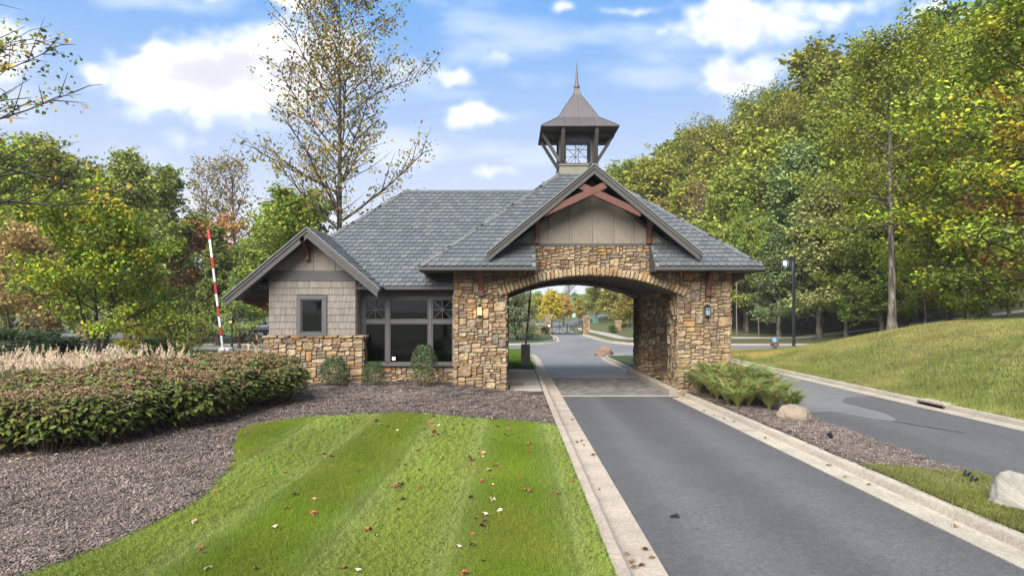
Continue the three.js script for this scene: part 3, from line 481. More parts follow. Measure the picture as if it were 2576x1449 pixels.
const roof = part(G, 'roof', roofCore, MH.roofbase);
{
  const order = slates.map((s, k) => k).sort((a, b) => slates[b][2] - slates[a][2]), pick = new Set(order.slice(0, 300)), rest = new Acc();
  slates.forEach(([m, g], k) => { if (pick.has(k)) { const o = M_('slate', slateGeo[g], MH.slate, roof); m.decompose(o.position, o.quaternion, o.scale); } else rest.add(slateGeo[g], m); });
  M_('slate_field', rest, MH.slate, roof).userData.kind = 'stuff';
  // hip and ridge caps
  const caps = (a, b, nrm1, nrm2) => { const L = a.distanceTo(b), d = b.clone().sub(a).normalize(), acc = new Acc(), R = rng(Math.round(L * 100)); for (let s = 0; s < L - .02; s += .19) for (const n of [nrm1, nrm2]) { const side = V(0, 0, 0).crossVectors(n, d).normalize(); const out = n === nrm1 ? side : side.clone().negate(); const w = .11, c = a.clone().addScaledVector(d, s + .1).addScaledVector(out, w / 2).addScaledVector(n, .026 + .003 * R()); const k = R.r(.135, .165); acc.box(w, .014, .21, new THREE.Matrix4().makeBasis(out, n, V(0, 0, 0).crossVectors(out, n)).setPosition(c), .003, tone(k, k * 1.07, k * 1.08)); } M_('ridge_cap', acc, MH.slate, roof); };
  const nF = V(0, Math.cos(Math.atan(kz)), Math.sin(Math.atan(kz))), ks = (CT - EV) / (XC - CHF - EX0), nL = V(-Math.sin(Math.atan(ks)), Math.cos(Math.atan(ks)), 0), nR = V(-nL.x, nL.y, 0), nB = V(0, nF.y, -nF.z);
  const fl = (pt) => { const o = V(0, 0, 0).crossVectors(nF, pt); return o; };
  const hip = (a, b, n1, n2) => { const d = b.clone().sub(a).normalize(), s1 = V(0, 0, 0).crossVectors(n1, d).normalize(); if (s1.dot(n2) > 0) caps(a, b, n2, n1); else caps(a, b, n1, n2); };
  hip(V(EX0, EV, -EZ0), V(XC - CHF, CT, -(ZC - CHF)), nF, nL); hip(V(EX1, EV, -EZ0), V(XC + CHF, CT, -(ZC - CHF)), nF, nR);
  const mF = V(0, Math.cos(Math.atan(mk)), Math.sin(Math.atan(mk))), mL = V(-mF.z, mF.y, 0), mB = V(0, mF.y, -mF.z);
  hip(V(mX0, mE, -mZ0), V(mRx, mRy, -mRz), mF, mL); hip(V(mRx, mRy, -mRz), V(1, mRy, -mRz), mF, mB);
  const gl = V(-.634, .773, 0), gr = V(.634, .773, 0); hip(V(gA.x, gA.y, -gA.z0), V(gA.x, gA.y, -gZ(gA.y)), gl, gr); hip(V(lA.x, lA.y, -lA.z0), V(lA.x, lA.y, -22.05), gl, gr);
}
// eave boards and soffits
{
  const a = new Acc(), y = EV - .1;
  for (const [x0, x1] of [[EX0 - .03, .69], [4.06, EX1 + .03]]) a.at(x1 - x0, .095, .03, (x0 + x1) / 2, y + .015, -(EZ0 - .02));
  a.at(.03, .13, EZ1 - EZ0, EX0 - .02, y, -ZC); a.at(.03, .13, EZ1 - EZ0, EX1 + .02, y, -ZC); a.at(EX1 - EX0, .13, .03, (EX0 + EX1) / 2, y, -(EZ1 + .02));
  for (const s of [0, 1]) { const x = s ? 4.08 : .67; a.prism([V(x, EV - .16, -(EZ0 - .03)), V(x, EV + .03, -(EZ0 - .03)), V(x, EV + kz * (ZF - EZ0) + .04, -ZF), V(x, EV - .16, -ZF)], V(s ? -.025 : .025, 0, 0)); }
  a.at(XL0 - mX0 - .05, .09, .03, (XL0 + mX0) / 2, mE - .07, -(mZ0 - .02)); a.at(.03, .13, 8.1, mX0 - .02, mE - .09, -mRz);
  part(G, 'eave_board', a, MH.fascia);
  const b = new Acc(); for (const [x0, x1] of [[EX0, .66], [4.1, EX1]]) b.at(x1 - x0, .02, ZF - EZ0 - .02, (x0 + x1) / 2, EV - .14, -(EZ0 + ZF) / 2);
  b.at(EX1 - XR1 - .05, .02, EZ1 - ZF, (EX1 + XR1) / 2, EV - .14, -(ZF + EZ1) / 2); b.at(XL0 - EX0 - .08, .02, .5, (EX0 + XL0) / 2, EV - .14, -(ZF + .27)); b.at(XL0 - GX1, .02, .5, (GX1 + XL0) / 2, mE - .12, -(mZ0 + .29));
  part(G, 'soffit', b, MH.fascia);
}
// gables: barge boards in two layers, gable wall, timbers
function chevron(a, ax, ay, drop, runL, runR, t0, t1, z0, z1) { const o = [V(ax - runL, ay - drop * runL - t0, -z1), V(ax, ay - t0, -z1), V(ax + runR, ay - drop * runR - t0, -z1), V(ax + runR, ay - drop * runR - t1, -z1), V(ax, ay - t1, -z1), V(ax - runL, ay - drop * runL - t1, -z1)]; a.prism([o[0], o[1], o[4], o[5]], V(0, 0, z1 - z0)); a.prism([o[1], o[2], o[3], o[4]], V(0, 0, z1 - z0)); }
{
  const z = gA.z0, a = new Acc(), b = new Acc(); chevron(a, gA.x, gA.y, gA.drop, 3.06, 3.06, .02, .115, z - .05, z + .02); chevron(b, gA.x, gA.y, gA.drop, 3.0, 3.0, .115, .275, z - .02, z + .04); chevron(b, gA.x, gA.y, gA.drop, 2.4, 2.4, .3, .40, ZF - .06, ZF - .02);
  part(G, 'barge_board', a, MH.trim); part(G, 'barge_board', b, MH.fascia);
  const s = new Acc(); chevron(s, gA.x, gA.y, gA.drop, 2.98, 2.98, .11, .135, z + .03, 20.9); part(G, 'gable_soffit', s, MH.fascia);
  const a2 = new Acc(), b2 = new Acc(); chevron(a2, lA.x, lA.y, .84, 2.40, 2.06, .02, .12, lA.z0 - .05, lA.z0 + .02); chevron(b2, lA.x, lA.y, .84, 2.36, 2.02, .12, .30, lA.z0 - .02, lA.z0 + .04); part(G, 'barge_board', a2, MH.trim); part(G, 'barge_board', b2, MH.fascia);
  const s2 = new Acc(); chevron(s2, lA.x, lA.y, .84, 2.3, 2.0, .11, .13, lA.z0 + .03, 20.6); part(G, 'gable_soffit', s2, MH.fascia);
  const sh = new Acc(); chevron(sh, gA.x, gA.y, gA.drop, 3.1, 3.1, -.02, .015, z - .09, z + .05); part(G, 'roof_edge', sh, MH.roofbase); const sh2 = new Acc(); chevron(sh2, lA.x, lA.y, .84, 2.44, 2.1, -.02, .015, lA.z0 - .09, lA.z0 + .05); part(G, 'roof_edge', sh2, MH.roofbase);
}
// board-and-batten panels of the arch gable
{
  const base = 4.47, slope = .82, top = (x) => gA.y - .3 - slope * Math.abs(x - gA.x), xs = []; for (let x = gA.x - 2.45; x < gA.x + 2.5; x += .612) xs.push(x); const half = 2.27;
  for (let k = 0; k < 8; k++) { const x0 = Math.max(gA.x - half, gA.x - 2.45 + k * .612 + .03), x1 = Math.min(gA.x + half, gA.x - 2.45 + (k + 1) * .612 - .03); const c = [V(x0, base, -ZF), V(x1, base, -ZF), V(x1, Math.max(base + .01, top(x1)), -ZF)]; if (x0 < gA.x && x1 > gA.x) c.push(V(gA.x, top(gA.x), -ZF)); c.push(V(x0, Math.max(base + .01, top(x0)), -ZF)); const a = new Acc(); a.prism(c, V(0, 0, -.1)); part(G, 'siding_panel', a, MH.siding); if (k) { const bx = gA.x - 2.45 + k * .612, b = new Acc(); b.at(.055, Math.max(.02, top(bx) - base), .05, bx, (base + top(bx)) / 2, -ZF + .02, 0, .004); part(G, 'batten', b, MH.siding); } }
  const back = new Acc(); back.prism([V(gA.x - half, base, -20.34), V(gA.x + half, base, -20.34), V(gA.x, top(gA.x), -20.34)], V(0, 0, -.1)); part(G, 'gable_backing', back, MH.siding);
  const tr = new Acc(); tr.at(5.0, .085, .1, gA.x, 4.435, -ZF + .01); part(G, 'belt_board', tr, MH.fascia);
}
// crossed timbers
{
  const z = 19.52, a = new Acc(), b = new Acc(), q = (x, y) => { const p = P(x, y, z); return p; };
  a.bar(q(1366, 538), q(1524, 466), .14, .20, .012, undefined, uy); b.bar(q(1614, 538), q(1456, 466), .12, .20, .012, undefined, uy);
  part(G, 'crossed_timber', a, MH.timber); part(G, 'crossed_timber', b, MH.timber);
}
// brackets: profile in (out, y); o is the top corner at the wall
function bracket(o, out, L, hgt, w, name = 'bracket') {
  const side = V(0, 0, 0).crossVectors(uy, out).normalize(), q = (d, y, s) => o.clone().addScaledVector(out, d).addScaledVector(uy, y).addScaledVector(side, s), a = new Acc();
  a.bar(q(0, -.08, 0), q(L, -.08, 0), w * 1.1, .16, .01); a.bar(q(.055, -.16, 0), q(.055, -hgt, 0), w, .11, .01, undefined, side.clone().cross(uy));
  const n = 7, lo = [], hi = []; for (let k = 0; k <= n; k++) { const t = k / n * Math.PI / 2, d = L * .86 * (1 - Math.cos(t)) + .05, y = -hgt * .95 + (hgt * .95 - .14) * Math.sin(t); lo.push([d + .05 * Math.sin(t) + .03, y - .02]); hi.push([Math.max(.05, d - .09 * Math.cos(t)), Math.min(-.14, y + .1)]); }
  for (let k = 0; k < n; k++) a.prism([q(...lo[k], -w * .42), q(...lo[k + 1], -w * .42), q(...hi[k + 1], -w * .42), q(...hi[k], -w * .42)], side.clone().multiplyScalar(w * .84));
  return part(G, name, a, MH.timber);
}
bracket(P(1210, 672, ZF).setZ(-ZF + .05), uz, .74, .86, .17); bracket(P(1781, 672, ZF).setZ(-ZF + .05), uz, .74, .86, .17);
bracket(V(XR1 + .05, EV - .15, -20.9), ux, .58, .62, .16); bracket(V(XR1 + .05, EV - .15, -26.8), ux, .58, .62, .16);
bracket(P(1351, 548, ZF).setZ(-ZF + .04), uz, .70, .78, .13); bracket(P(1631, 548, ZF).setZ(-ZF + .04), uz, .70, .78, .13);
bracket(P(775, 600, GZ).setZ(-GZ + .04), uz, .58, .66, .13);
bracket(V(GX0 + .12, 2.86, -20.75), mx, .98, .72, .15); bracket(V(GX0 + .12, 2.86, -25.2), mx, .98, .72, .15);
// vault over the lane and beam along the open side
{
  const a = new Acc(), N = 24, half = Math.asin(2.62 / archR), R2 = archR + .14; for (let k = 0; k < N; k++) { const t0 = lerp(-half, half, k / N), t1 = lerp(-half, half, (k + 1) / N), pt = (t, r) => V(X0 + Math.sin(t) * r, archCy + Math.cos(t) * r, -21.4); a.prism([pt(t0, R2), pt(t1, R2), pt(t1, R2 + .05), pt(t0, R2 + .05)], V(0, 0, -4.72)); }
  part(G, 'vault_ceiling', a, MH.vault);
  const b = new Acc(); b.at(.5, .55, 4.7, 5.4, 3.45, -23.76); part(G, 'side_beam', b, MH.vault);
  const c = new Acc(); c.at(.2, 3.9, 4.7, -.6, 1.9, -23.76); part(G, 'booth_wall', c, MH.siding);
}
// ---- booth: shingled gable front, window, glazing ----
{
  const x0 = P(677, 0, GZ).x, x1 = P(894.8, 0, GZ).x, yb = 1.765, yt = P(0, 707, GZ).y, R = rng(301), cols = [[.255, .228, .195], [.238, .21, .178], [.268, .24, .205], [.245, .215, .182]].map((c) => tone(...c));
  const back = new Acc(); back.at(x1 - x0 - .02, yt - yb, .12, (x0 + x1) / 2, (yb + yt) / 2, -(GZ + .11)); back.at(.12, yt - yb + .3, .6, x1 - .07, (yb + yt) / 2, -(GZ + .36)); back.at(.12, yt - yb + .2, 7.4, x0 + .07, (yb + yt) / 2, -24); back.at(5.2, 1.9, .12, -4.6, 2.4, -27.8);
  const sh = part(G, 'shingle_wall', back, MH.siding);
  const wx0 = P(747, 0, GZ).x, wx1 = P(823, 0, GZ).x, wy0 = P(0, 846, GZ).y, wy1 = P(0, 743, GZ).y, N = 8, ex = (yt - yb) / N;
  const piece = (o, u, v, n, w, y) => { const a = new Acc(); const k = R.pick(cols), m = new THREE.Matrix4().makeBasis(u, v, n).setPosition(o); const q = [V(-w / 2, 0, .022), V(w / 2, 0, .022), V(w / 2, ex * 1.02, .004), V(-w / 2, ex * 1.02, .004)].map((p) => p.applyMatrix4(m)); a.prism(q, n.clone().multiplyScalar(-.014), k); M_('shingle', a, MH.shingle, sh); };
  for (let r = 0; r < N; r++) { const y = yb + r * ex; for (let x = x0; x < x1 - .01;) { let w = R.r(.11, .21); if (x + w > x1 - .08) w = x1 - x; const c = x + w / 2; let a = x, b = x + w; if (y + ex > wy0 + .02 && y < wy1 - .02) { if (a < wx1 && b > wx0) { if (a < wx0) b = wx0; else if (b > wx1) a = wx1; else { x += w; continue; } } } if (b - a > .02) piece(V((a + b) / 2, y + R.r(-.002, .002), -GZ + .04), ux, uy, uz, b - a - .005, y); x += w; } for (let z = GZ; z < WZ - .02; z += .18) piece(V(x1 + .02, y, -(z + .09)), mz, uy, ux, .174, y); }
  // gable panel, frieze and corner boards
  const f = new Acc(), fy0 = P(0, 708, GZ).y, fy1 = P(0, 681, GZ).y; f.at(x1 - x0 + .1, fy1 - fy0, .1, (x0 + x1) / 2, (fy0 + fy1) / 2, -GZ + .01); f.at(.1, fy1 - fy0, .55, x1 - .02, (fy0 + fy1) / 2, -(GZ + .32)); part(G, 'frieze_board', f, MH.fascia);
  const tp = (x) => lA.y - .22 - .84 * Math.abs(x - lA.x); const edges = [-7.15, -6.55, -5.887, -5.23, -4.62];
  for (let k = 0; k + 1 < edges.length; k++) { const a = new Acc(), [p, q] = [edges[k] + .006, edges[k + 1] - .006]; a.prism([V(p, fy1, -GZ), V(q, fy1, -GZ), V(q, Math.max(fy1 + .02, tp(q)), -GZ), V(p, Math.max(fy1 + .02, tp(p)), -GZ)], V(0, 0, -.08)); part(G, 'siding_panel', a, MH.siding); }
  // small window: casing, sash, pane
  const win = new Acc(), cs = (x, y, w, h) => win.at(w, h, .07, x, y, -GZ + .06, 0, .006), t = .125; cs((wx0 + wx1) / 2, wy1 - t / 2, wx1 - wx0, t); cs((wx0 + wx1) / 2, wy0 + .05, wx1 - wx0, .1); cs(wx0 + t / 2, (wy0 + wy1) / 2 - .012, t, wy1 - wy0 - t - .1); cs(wx1 - t / 2, (wy0 + wy1) / 2 - .012, t, wy1 - wy0 - t - .1);
  const w1 = part(G, 'window', win, MH.frame); const s2 = new Acc(), ix0 = wx0 + t, ix1 = wx1 - t, iy0 = wy0 + .1, iy1 = wy1 - t, st = .04; s2.at(ix1 - ix0, st, .05, (ix0 + ix1) / 2, iy0 + st / 2, -GZ + .03); s2.at(ix1 - ix0, st, .05, (ix0 + ix1) / 2, iy1 - st / 2, -GZ + .03); for (const x of [ix0 + st / 2, ix1 - st / 2]) s2.at(st, iy1 - iy0 - 2 * st, .05, x, (iy0 + iy1) / 2, -GZ + .03); M_('sash', s2, MH.sash, w1);
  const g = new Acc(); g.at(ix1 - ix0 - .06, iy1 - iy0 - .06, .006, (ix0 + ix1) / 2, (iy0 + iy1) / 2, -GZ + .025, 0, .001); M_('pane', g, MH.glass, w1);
  // dark sheet close behind the small window stands in for the unlit room
  const d = new Acc(); d.at(wx1 - wx0, wy1 - wy0, .01, (wx0 + wx1) / 2, (wy0 + wy1) / 2, -GZ - .045); M_('dark_backing', d, MH.inside, w1);
}
{
  // glazing: each window a part
  const Z = WZ, q = (x) => P(x, 0, Z).x, y = (v) => P(0, v, Z).y, cols = [[918, 972], [979, 1079], [1086, 1140.5]], rows = [[752, 806], [812, 914]];
  const fr = new Acc(); const x0 = q(905), x1 = q(1142), y0 = y(918), y1 = y(728);
  fr.at(x1 - x0 + .3, .34, .14, (x0 + x1) / 2, y1 - .12, -(Z + .0)); fr.at(x1 - x0 + .3, .09, .2, (x0 + x1) / 2, y0 + .01, -(Z - .02));
  for (const [a, b] of [[905, 918], [972, 979], [1079, 1086]]) fr.at(q(b) - q(a), y1 - y0 - .36, .13, (q(a) + q(b)) / 2, (y0 + y1) / 2 - .1, -Z);
  for (const [c0, c1] of cols) fr.at(q(c1) - q(c0), y(806) - y(812), .12, (q(c0) + q(c1)) / 2, (y(806) + y(812)) / 2, -Z);
  part(G, 'window_frame', fr, MH.frame);
  for (let r = 0; r < 2; r++) for (let c = 0; c < 3; c++) {
    const ax = q(cols[c][0]), bx = q(cols[c][1]), ay = y(rows[r][1]), by = y(rows[r][0]), t = .045, s = new Acc(), zz = -(Z - .02);
    s.at(bx - ax, t, .08, (ax + bx) / 2, ay + t / 2, zz); s.at(bx - ax, t, .08, (ax + bx) / 2, by - t / 2, zz); s.at(t, by - ay - 2 * t, .08, ax + t / 2, (ay + by) / 2, zz); s.at(t, by - ay - 2 * t, .08, bx - t / 2, (ay + by) / 2, zz);
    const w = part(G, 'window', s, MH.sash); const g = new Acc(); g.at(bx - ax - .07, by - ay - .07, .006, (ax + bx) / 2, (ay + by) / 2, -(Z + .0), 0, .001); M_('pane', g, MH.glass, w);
    if (r === 0 && c !== 1) { const mtn = new Acc(), cx = (ax + bx) / 2, cy = (ay + by) / 2, zf = -(Z - .035), e = .05; mtn.bar(V(ax + e, ay + e, zf), V(bx - e, by - e, zf), .018, .018, .003, undefined, uz); mtn.bar(V(ax + e, by - e, zf + .003), V(bx - e, ay + e, zf + .003), .018, .018, .003, undefined, uz); mtn.bar(V(cx, ay + e, zf + .006), V(cx, by - e, zf + .006), .018, .018, .003, undefined, uz); mtn.bar(V(ax + e, cy, zf - .003), V(bx - e, cy, zf - .003), .018, .018, .003); M_('muntin', mtn, MH.sash, w); }
    if (r === 1 && c === 1) { const st = new Acc(), o = P(990, 902, Z - .03); st.at(.1, .1, .004, o.x, o.y, o.z, 0, .001); M_('sticker', st, mat(tone(.8, .8, .82)), w); const s3 = new Acc(); s3.at(.04, .04, .003, o.x, o.y - .005, o.z + .004, 0, .001); s3.at(.07, .012, .003, o.x, o.y + .032, o.z + .004, 0, .001); M_('sticker_print', s3, mat(tone(.06, .12, .3)), w); }
  }
  // room behind: floor, ceiling, inner wall, desk
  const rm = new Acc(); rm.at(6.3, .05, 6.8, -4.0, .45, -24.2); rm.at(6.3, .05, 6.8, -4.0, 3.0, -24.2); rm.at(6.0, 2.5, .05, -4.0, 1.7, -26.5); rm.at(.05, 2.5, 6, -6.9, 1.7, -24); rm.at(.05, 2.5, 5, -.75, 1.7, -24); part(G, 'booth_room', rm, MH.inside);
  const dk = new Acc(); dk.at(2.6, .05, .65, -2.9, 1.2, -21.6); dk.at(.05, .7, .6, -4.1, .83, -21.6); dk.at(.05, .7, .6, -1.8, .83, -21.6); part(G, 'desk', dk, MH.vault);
  const lit = new Acc(); lit.at(.8, 1.9, .04, -1.9, 1.5, -26.4); part(G, 'inner_door', lit, mat(tone(.3, .3, .27)));
}
// ---- cupola ----
{
  const z0 = ZC - CHF, base = new Acc(), c = (w, y0, y1, ch) => base.at(w * 2, y1 - y0, w * 2, XC, (y0 + y1) / 2, -ZC, 0, ch); c(CHF, 6.6, 7.43, .01); c(CHF + .04, 7.43, 7.475, .01);
  const cu = part(G, 'cupola', base, MH.cupola), put = (n, a, m) => M_(n, a, m, cu);
  const B = CHF - .03, y0 = 7.475, y1 = 8.62, w = .47;
  for (const [sx, sz] of [[-1, -1], [1, -1], [1, 1], [-1, 1]]) { const a = new Acc(); a.at(B - w - .005, y1 - y0, B - w - .005, XC + sx * (B + w) / 2, (y0 + y1) / 2, -ZC + sz * (B + w) / 2); put('post', a, MH.trim); }  // posts and header below take a dark colour for the shadow under the eave
  const hd = new Acc(); hd.at(2 * B - .02, .14, 2 * B - .02, XC, y1 - .04, -ZC); put('header', hd, MH.trim);
  for (const [nx, nz] of [[0, 1], [0, -1], [1, 0], [-1, 0]]) {
    const u = V(nz, 0, -nx), o = V(XC + nx * (B - .07), 0, -ZC + nz * (B - .07)), q = (s, y, d = 0) => o.clone().addScaledVector(u, s).setY(y).add(V(nx * d, 0, nz * d)), a = new Acc(), t = .05, A = y0 + .02, D = y1 - .12;
    a.bar(q(-w, A + t / 2), q(w, A + t / 2), .07, t, .005); a.bar(q(-w, D - t / 2), q(w, D - t / 2), .07, t, .005); a.bar(q(-w + t / 2, A + t), q(-w + t / 2, D - t), t, .07, .005, undefined, V(nx, 0, nz)); a.bar(q(w - t / 2, A + t), q(w - t / 2, D - t), t, .07, .005, undefined, V(nx, 0, nz));
    put('window', a, MH.frame);
    const m = new Acc(), nn = V(nx, 0, nz), e = t, my = (A + D) / 2; m.bar(q(-w + e, A + e), q(w - e, D - e), .016, .016, .002, undefined, nn); m.bar(q(-w + e, D - e, .004), q(w - e, A + e, .004), .016, .016, .002, undefined, nn); m.bar(q(0, A + e, .008), q(0, D - e, .008), .016, .016, .002, undefined, nn); m.bar(q(-w + e, my, -.004), q(w - e, my, -.004), .016, .016, .002, undefined, nn); put('muntin', m, MH.frame);
    const g = new Acc(); g.bar(q(-w + e, my, -.02), q(w - e, my, -.02), .004, D - A - 2 * e, .0005); put('pane', g, MH.clear);
  }
  // flared metal roof, four sides
  const prof = [[1.29, 8.64], [.69, 9.08], [.53, 9.36], [.365, 9.64], [.215, 9.88], [.13, 10.03], [.085, 10.15], [.075, 10.30]], rf = new Acc();
  for (const [nx, nz] of [[0, 1], [0, -1], [1, 0], [-1, 0]]) for (let k = 0; k + 1 < prof.length; k++) { const q = (r, y, s) => V(XC + nx * r + nz * r * s, y, -ZC + nz * r - nx * r * s), [r0, a0] = prof[k], [r1, a1] = prof[k + 1]; rf.poly([q(r0, a0, -1), q(r0, a0, 1), q(r1, a1, 1), q(r1, a1, -1)], V(nx, 1, nz)); }
  put('metal_roof', rf, MH.copper);
  const ed = new Acc(); for (const s of [-1, 1]) { ed.at(2.62, .035, .03, XC, 8.625, -ZC + s * 1.295); ed.at(.03, .035, 2.56, XC + s * 1.295, 8.625, -ZC); } put('eave_edge', ed, MH.copper);
  const sf = new Acc(); sf.at(2.55, .02, 2.55, XC, 8.6, -ZC); put('soffit', sf, MH.trim);
  const sm = new Acc(); for (const [nx, nz] of [[0, 1], [0, -1], [1, 0], [-1, 0]]) { for (const s of [-.98, -.5, 0, .5, .98]) { const pts = []; for (const [r, y] of prof) { const sx = s; if (Math.abs(sx) > r) continue; pts.push(V(XC + nx * (r + .004) + nz * sx, y + .008, -ZC + nz * (r + .004) - nx * sx)); } for (let k = 0; k + 1 < pts.length; k++) sm.bar(pts[k], pts[k + 1], .012, .024, .002); } }
  for (const [sx, sz] of [[1, 1], [1, -1], [-1, 1], [-1, -1]]) for (let k = 0; k + 2 < prof.length; k++) sm.bar(V(XC + sx * prof[k][0], prof[k][1] + .006, -ZC + sz * prof[k][0]), V(XC + sx * prof[k + 1][0], prof[k + 1][1] + .006, -ZC + sz * prof[k + 1][0]), .022, .022, .004);
  put('standing_seam', sm, MH.copper);
  const fin = new Acc(); fin.lathe([[0, 10.26], [.085, 10.26], [.11, 10.29], [.11, 10.35], [.075, 10.385], [.062, 10.42], [.045, 10.6], [.018, 11.0], [.004, 11.27], [0, 11.27]], 12, new THREE.Matrix4().makeTranslation(XC, 0, -ZC)); put('finial', fin, MH.copper);
  // struts from the corners out to the eaves, two at each corner face
  for (const [nx, nz] of [[0, 1], [0, -1], [1, 0], [-1, 0]]) for (const s of [-1, 1]) { const u = V(nz, 0, -nx), n = V(nx, 0, nz), q = (d, y) => V(XC, y, -ZC).addScaledVector(n, d).addScaledVector(u, s * (B - .06)), a = new Acc(); a.bar(q(B + .015, 7.60), q(1.2, 8.5), .10, .13, .006, undefined, u); a.bar(q(B + .02, 7.56), q(B + .02, 8.55), .1, .06, .005, undefined, n); a.bar(q(B + .05, 8.55), q(1.24, 8.55), .07, .07, .005); put('strut', a, MH.trim); }  // struts coloured dark for the eave shadow on them
}
// rubble bed inside the arch
{
  const root = new THREE.Group(); root.name = 'rubble_bed'; root.userData = { kind: 'structure', label: 'loose flat stones between the two piers' }; scene.add(root); const R = rng(777);
  const bed = new Acc(); bed.at(1.5, .12, 4.66, 5.68, .06, -23.76, 0, .01, tone(.16, .13, .11)); M_('bed', bed, MG.conc, root);
  for (let k = 0; k < 90; k++) { const a = new Acc(), src = stoneShapes[k % stoneShapes.length], c = stoneCols[pickCol(R)]; a.add(src.geo(), new THREE.Matrix4().compose(V(R.r(5.05, 6.3), .135 + R.r(0, .05), -R.r(21.5, 26)), new THREE.Quaternion().setFromEuler(new THREE.Euler(-Math.PI / 2 + R.r(-.3, .3), R.r(-.3, .3), R.r(0, 6))), V(R.r(.14, .34), R.r(.12, .24), R.r(.05, .1))), c); M_('flat_stone', a, MH.stone, root); }
}
// ---------- plants ----------
const col = (R, pal, j = .25) => { const c = R.pick(pal), k = 1 + R.r(-j, j); return tone(c[0] * k, c[1] * k * (1 + R.r(-.08, .08)), c[2] * k); };
const barkMat = (r, g, b) => mat(tone(r, g, b), { map: rep(T.bark, 1, .5), bumpMap: rep(T.barkH, 1, .5), bumpScale: .03, roughness: .95 });
const MB = { grey: barkMat(.42, .385, .34), dark: barkMat(.13, .11, .095), brown: barkMat(.25, .205, .165), dusk: barkMat(.155, .135, .12) };
const MLeaf = leafMat();
function makeTree(o) {
  const R = rng(o.seed), tr = new Acc(), lf = new Acc(), { h, r, base = .3, limbs = 22, sub = 6, twig = 4, leaves = 10, leaf = .26, pal, spread = .4, rise = [.15, 1.05], trunkR = h * .016, stems = 1, prof = (t) => Math.sqrt(Math.max(0, 1 - (t * 1.9 - .75) ** 2 * .42)) * (1 - t * .25), sway = .03, draw = 2, fine = .01, bare = 0, cl = .3 } = o;
  const put = (c, n, hue) => { const k = 1 + R.r(-.18, .18); for (let q = 0; q < n; q++) { const p = c.clone().add(V(R.g() * spread, R.g() * spread * .75, R.g() * spread)), d = V(R.r(-1, 1), R.r(-.75, .45), R.r(-1, 1)).normalize(), nn = V(R.r(-.8, .8), R.r(.15, 1), R.r(-.8, .8)).normalize(); if (Math.abs(d.dot(nn)) > .95) continue; const L = leaf * R.r(.5, 1.45), cc = col(R, hue, .22); lf.leaf(p, d, nn, L, L * R.r(.55, .8), cc.multiplyScalar(k)); } };
  for (let s = 0; s < stems; s++) {
    const lean = stems > 1 ? R.r(.25, .5) : 0, la = s / stems * 6.28 + R.r(-.4, .4), N = 14, T0 = [], topH = h * (stems > 1 ? R.r(.72, .92) : .96); let ox = 0, oz = 0;
    const ph = R.r(0, 6), ph2 = R.r(0, 6);
    for (let k = 0; k <= N; k++) { const t = k / N, w = sway * h * t; ox = Math.sin(t * 4 + ph) * w * .5 + Math.sin(t * 9 + ph2) * w * .18 - Math.sin(ph) * w * .5 * (1 - t); oz = Math.cos(t * 3.4 + ph2) * w * .5 * t; T0.push(V(Math.cos(la) * lean * h * t * (1 - .35 * t) * .6 + ox, t * topH, Math.sin(la) * lean * h * t * (1 - .35 * t) * .6 + oz)); }
    const rad = (t) => Math.max(fine, trunkR * (stems > 1 ? .62 : 1) * (Math.pow(1 - t, .8) * .93 + .04) * (1 + .55 * Math.exp(-t * h * 1.6)));
    tr.tube([V(T0[0].x, -.25, T0[0].z), ...T0], (t) => rad(Math.max(0, t * (N + 1) / N - 1 / N)), stems > 1 ? 7 : 9);
    const along3 = (pts, t) => { const f = t * (pts.length - 1), i = Math.min(pts.length - 2, Math.floor(f)); return pts[i].clone().lerp(pts[i + 1], f - i); };
    const nl = Math.round(limbs / stems);
    for (let l = 0; l < nl; l++) {
      const f = (l + R()) / nl, t = base + (1 - base) * Math.pow(f, .9) * .98, az = l * 2.399 + R.r(-.5, .5) + s, el = lerp(rise[0], rise[1], f) + R.r(-.2, .2), L = r * prof(f) * R.r(.72, 1.12) * (stems > 1 ? .85 : 1);
      if (L < .2) continue;
      const d = V(Math.cos(az) * Math.cos(el), Math.sin(el), Math.sin(az) * Math.cos(el)), p0 = along3(T0, t), pts = [p0]; let cur = p0.clone(), dd = d.clone(); const n = 5;
      for (let k = 0; k < n; k++) { dd.add(V(R.r(-.2, .2), R.r(-.12, .2) * (o.arch ?? 1), R.r(-.2, .2))).normalize(); cur = cur.clone().addScaledVector(dd, L / n); pts.push(cur); }
      const r0 = Math.min(rad(t) * .55, L * .022 + .01);
      if (draw > 0) tr.tube(pts, (q) => lerp(r0, fine * .8, q), 5);
      for (let m = 0; m < sub; m++) {
        const q = clamp(.22 + .8 * (m + R()) / sub, 0, 1), a = along3(pts, q), L2 = L * lerp(.5, .2, q) * R.r(.7, 1.25) + .25, sgn = m % 2 ? 1 : -1, side = V(0, 0, 0).crossVectors(dd, uy).normalize().multiplyScalar(sgn), d2 = dd.clone().multiplyScalar(R.r(.4, .9)).addScaledVector(side, R.r(.5, 1.1)).add(V(0, R.r(-.15, .5), 0)).normalize();
        const b = a.clone().addScaledVector(d2, L2 * .55).add(V(0, R.r(-.05, .1) * L2, 0)), e = a.clone().addScaledVector(d2, L2);
        if (draw > 1) tr.tube([a, b, e], [r0 * .4 + fine * .4, fine * .7 + r0 * .15, fine * .5], 3);
        const hue = o.tint ? o.tint(e.y / h, R, az) : pal;
        if (R() < bare) continue;
        for (let k = 0; k < twig; k++) { const u = (k + R()) / twig, c = u < .5 ? a.clone().lerp(b, u * 2) : b.clone().lerp(e, u * 2 - 1); put(c.add(V(R.g() * cl, R.g() * cl, R.g() * cl)), Math.max(1, Math.round(leaves * R.r(.6, 1.4))), hue); }
      }
    }
  }
  return { tr: tr.geo(), lf: lf.geo(), h };
}
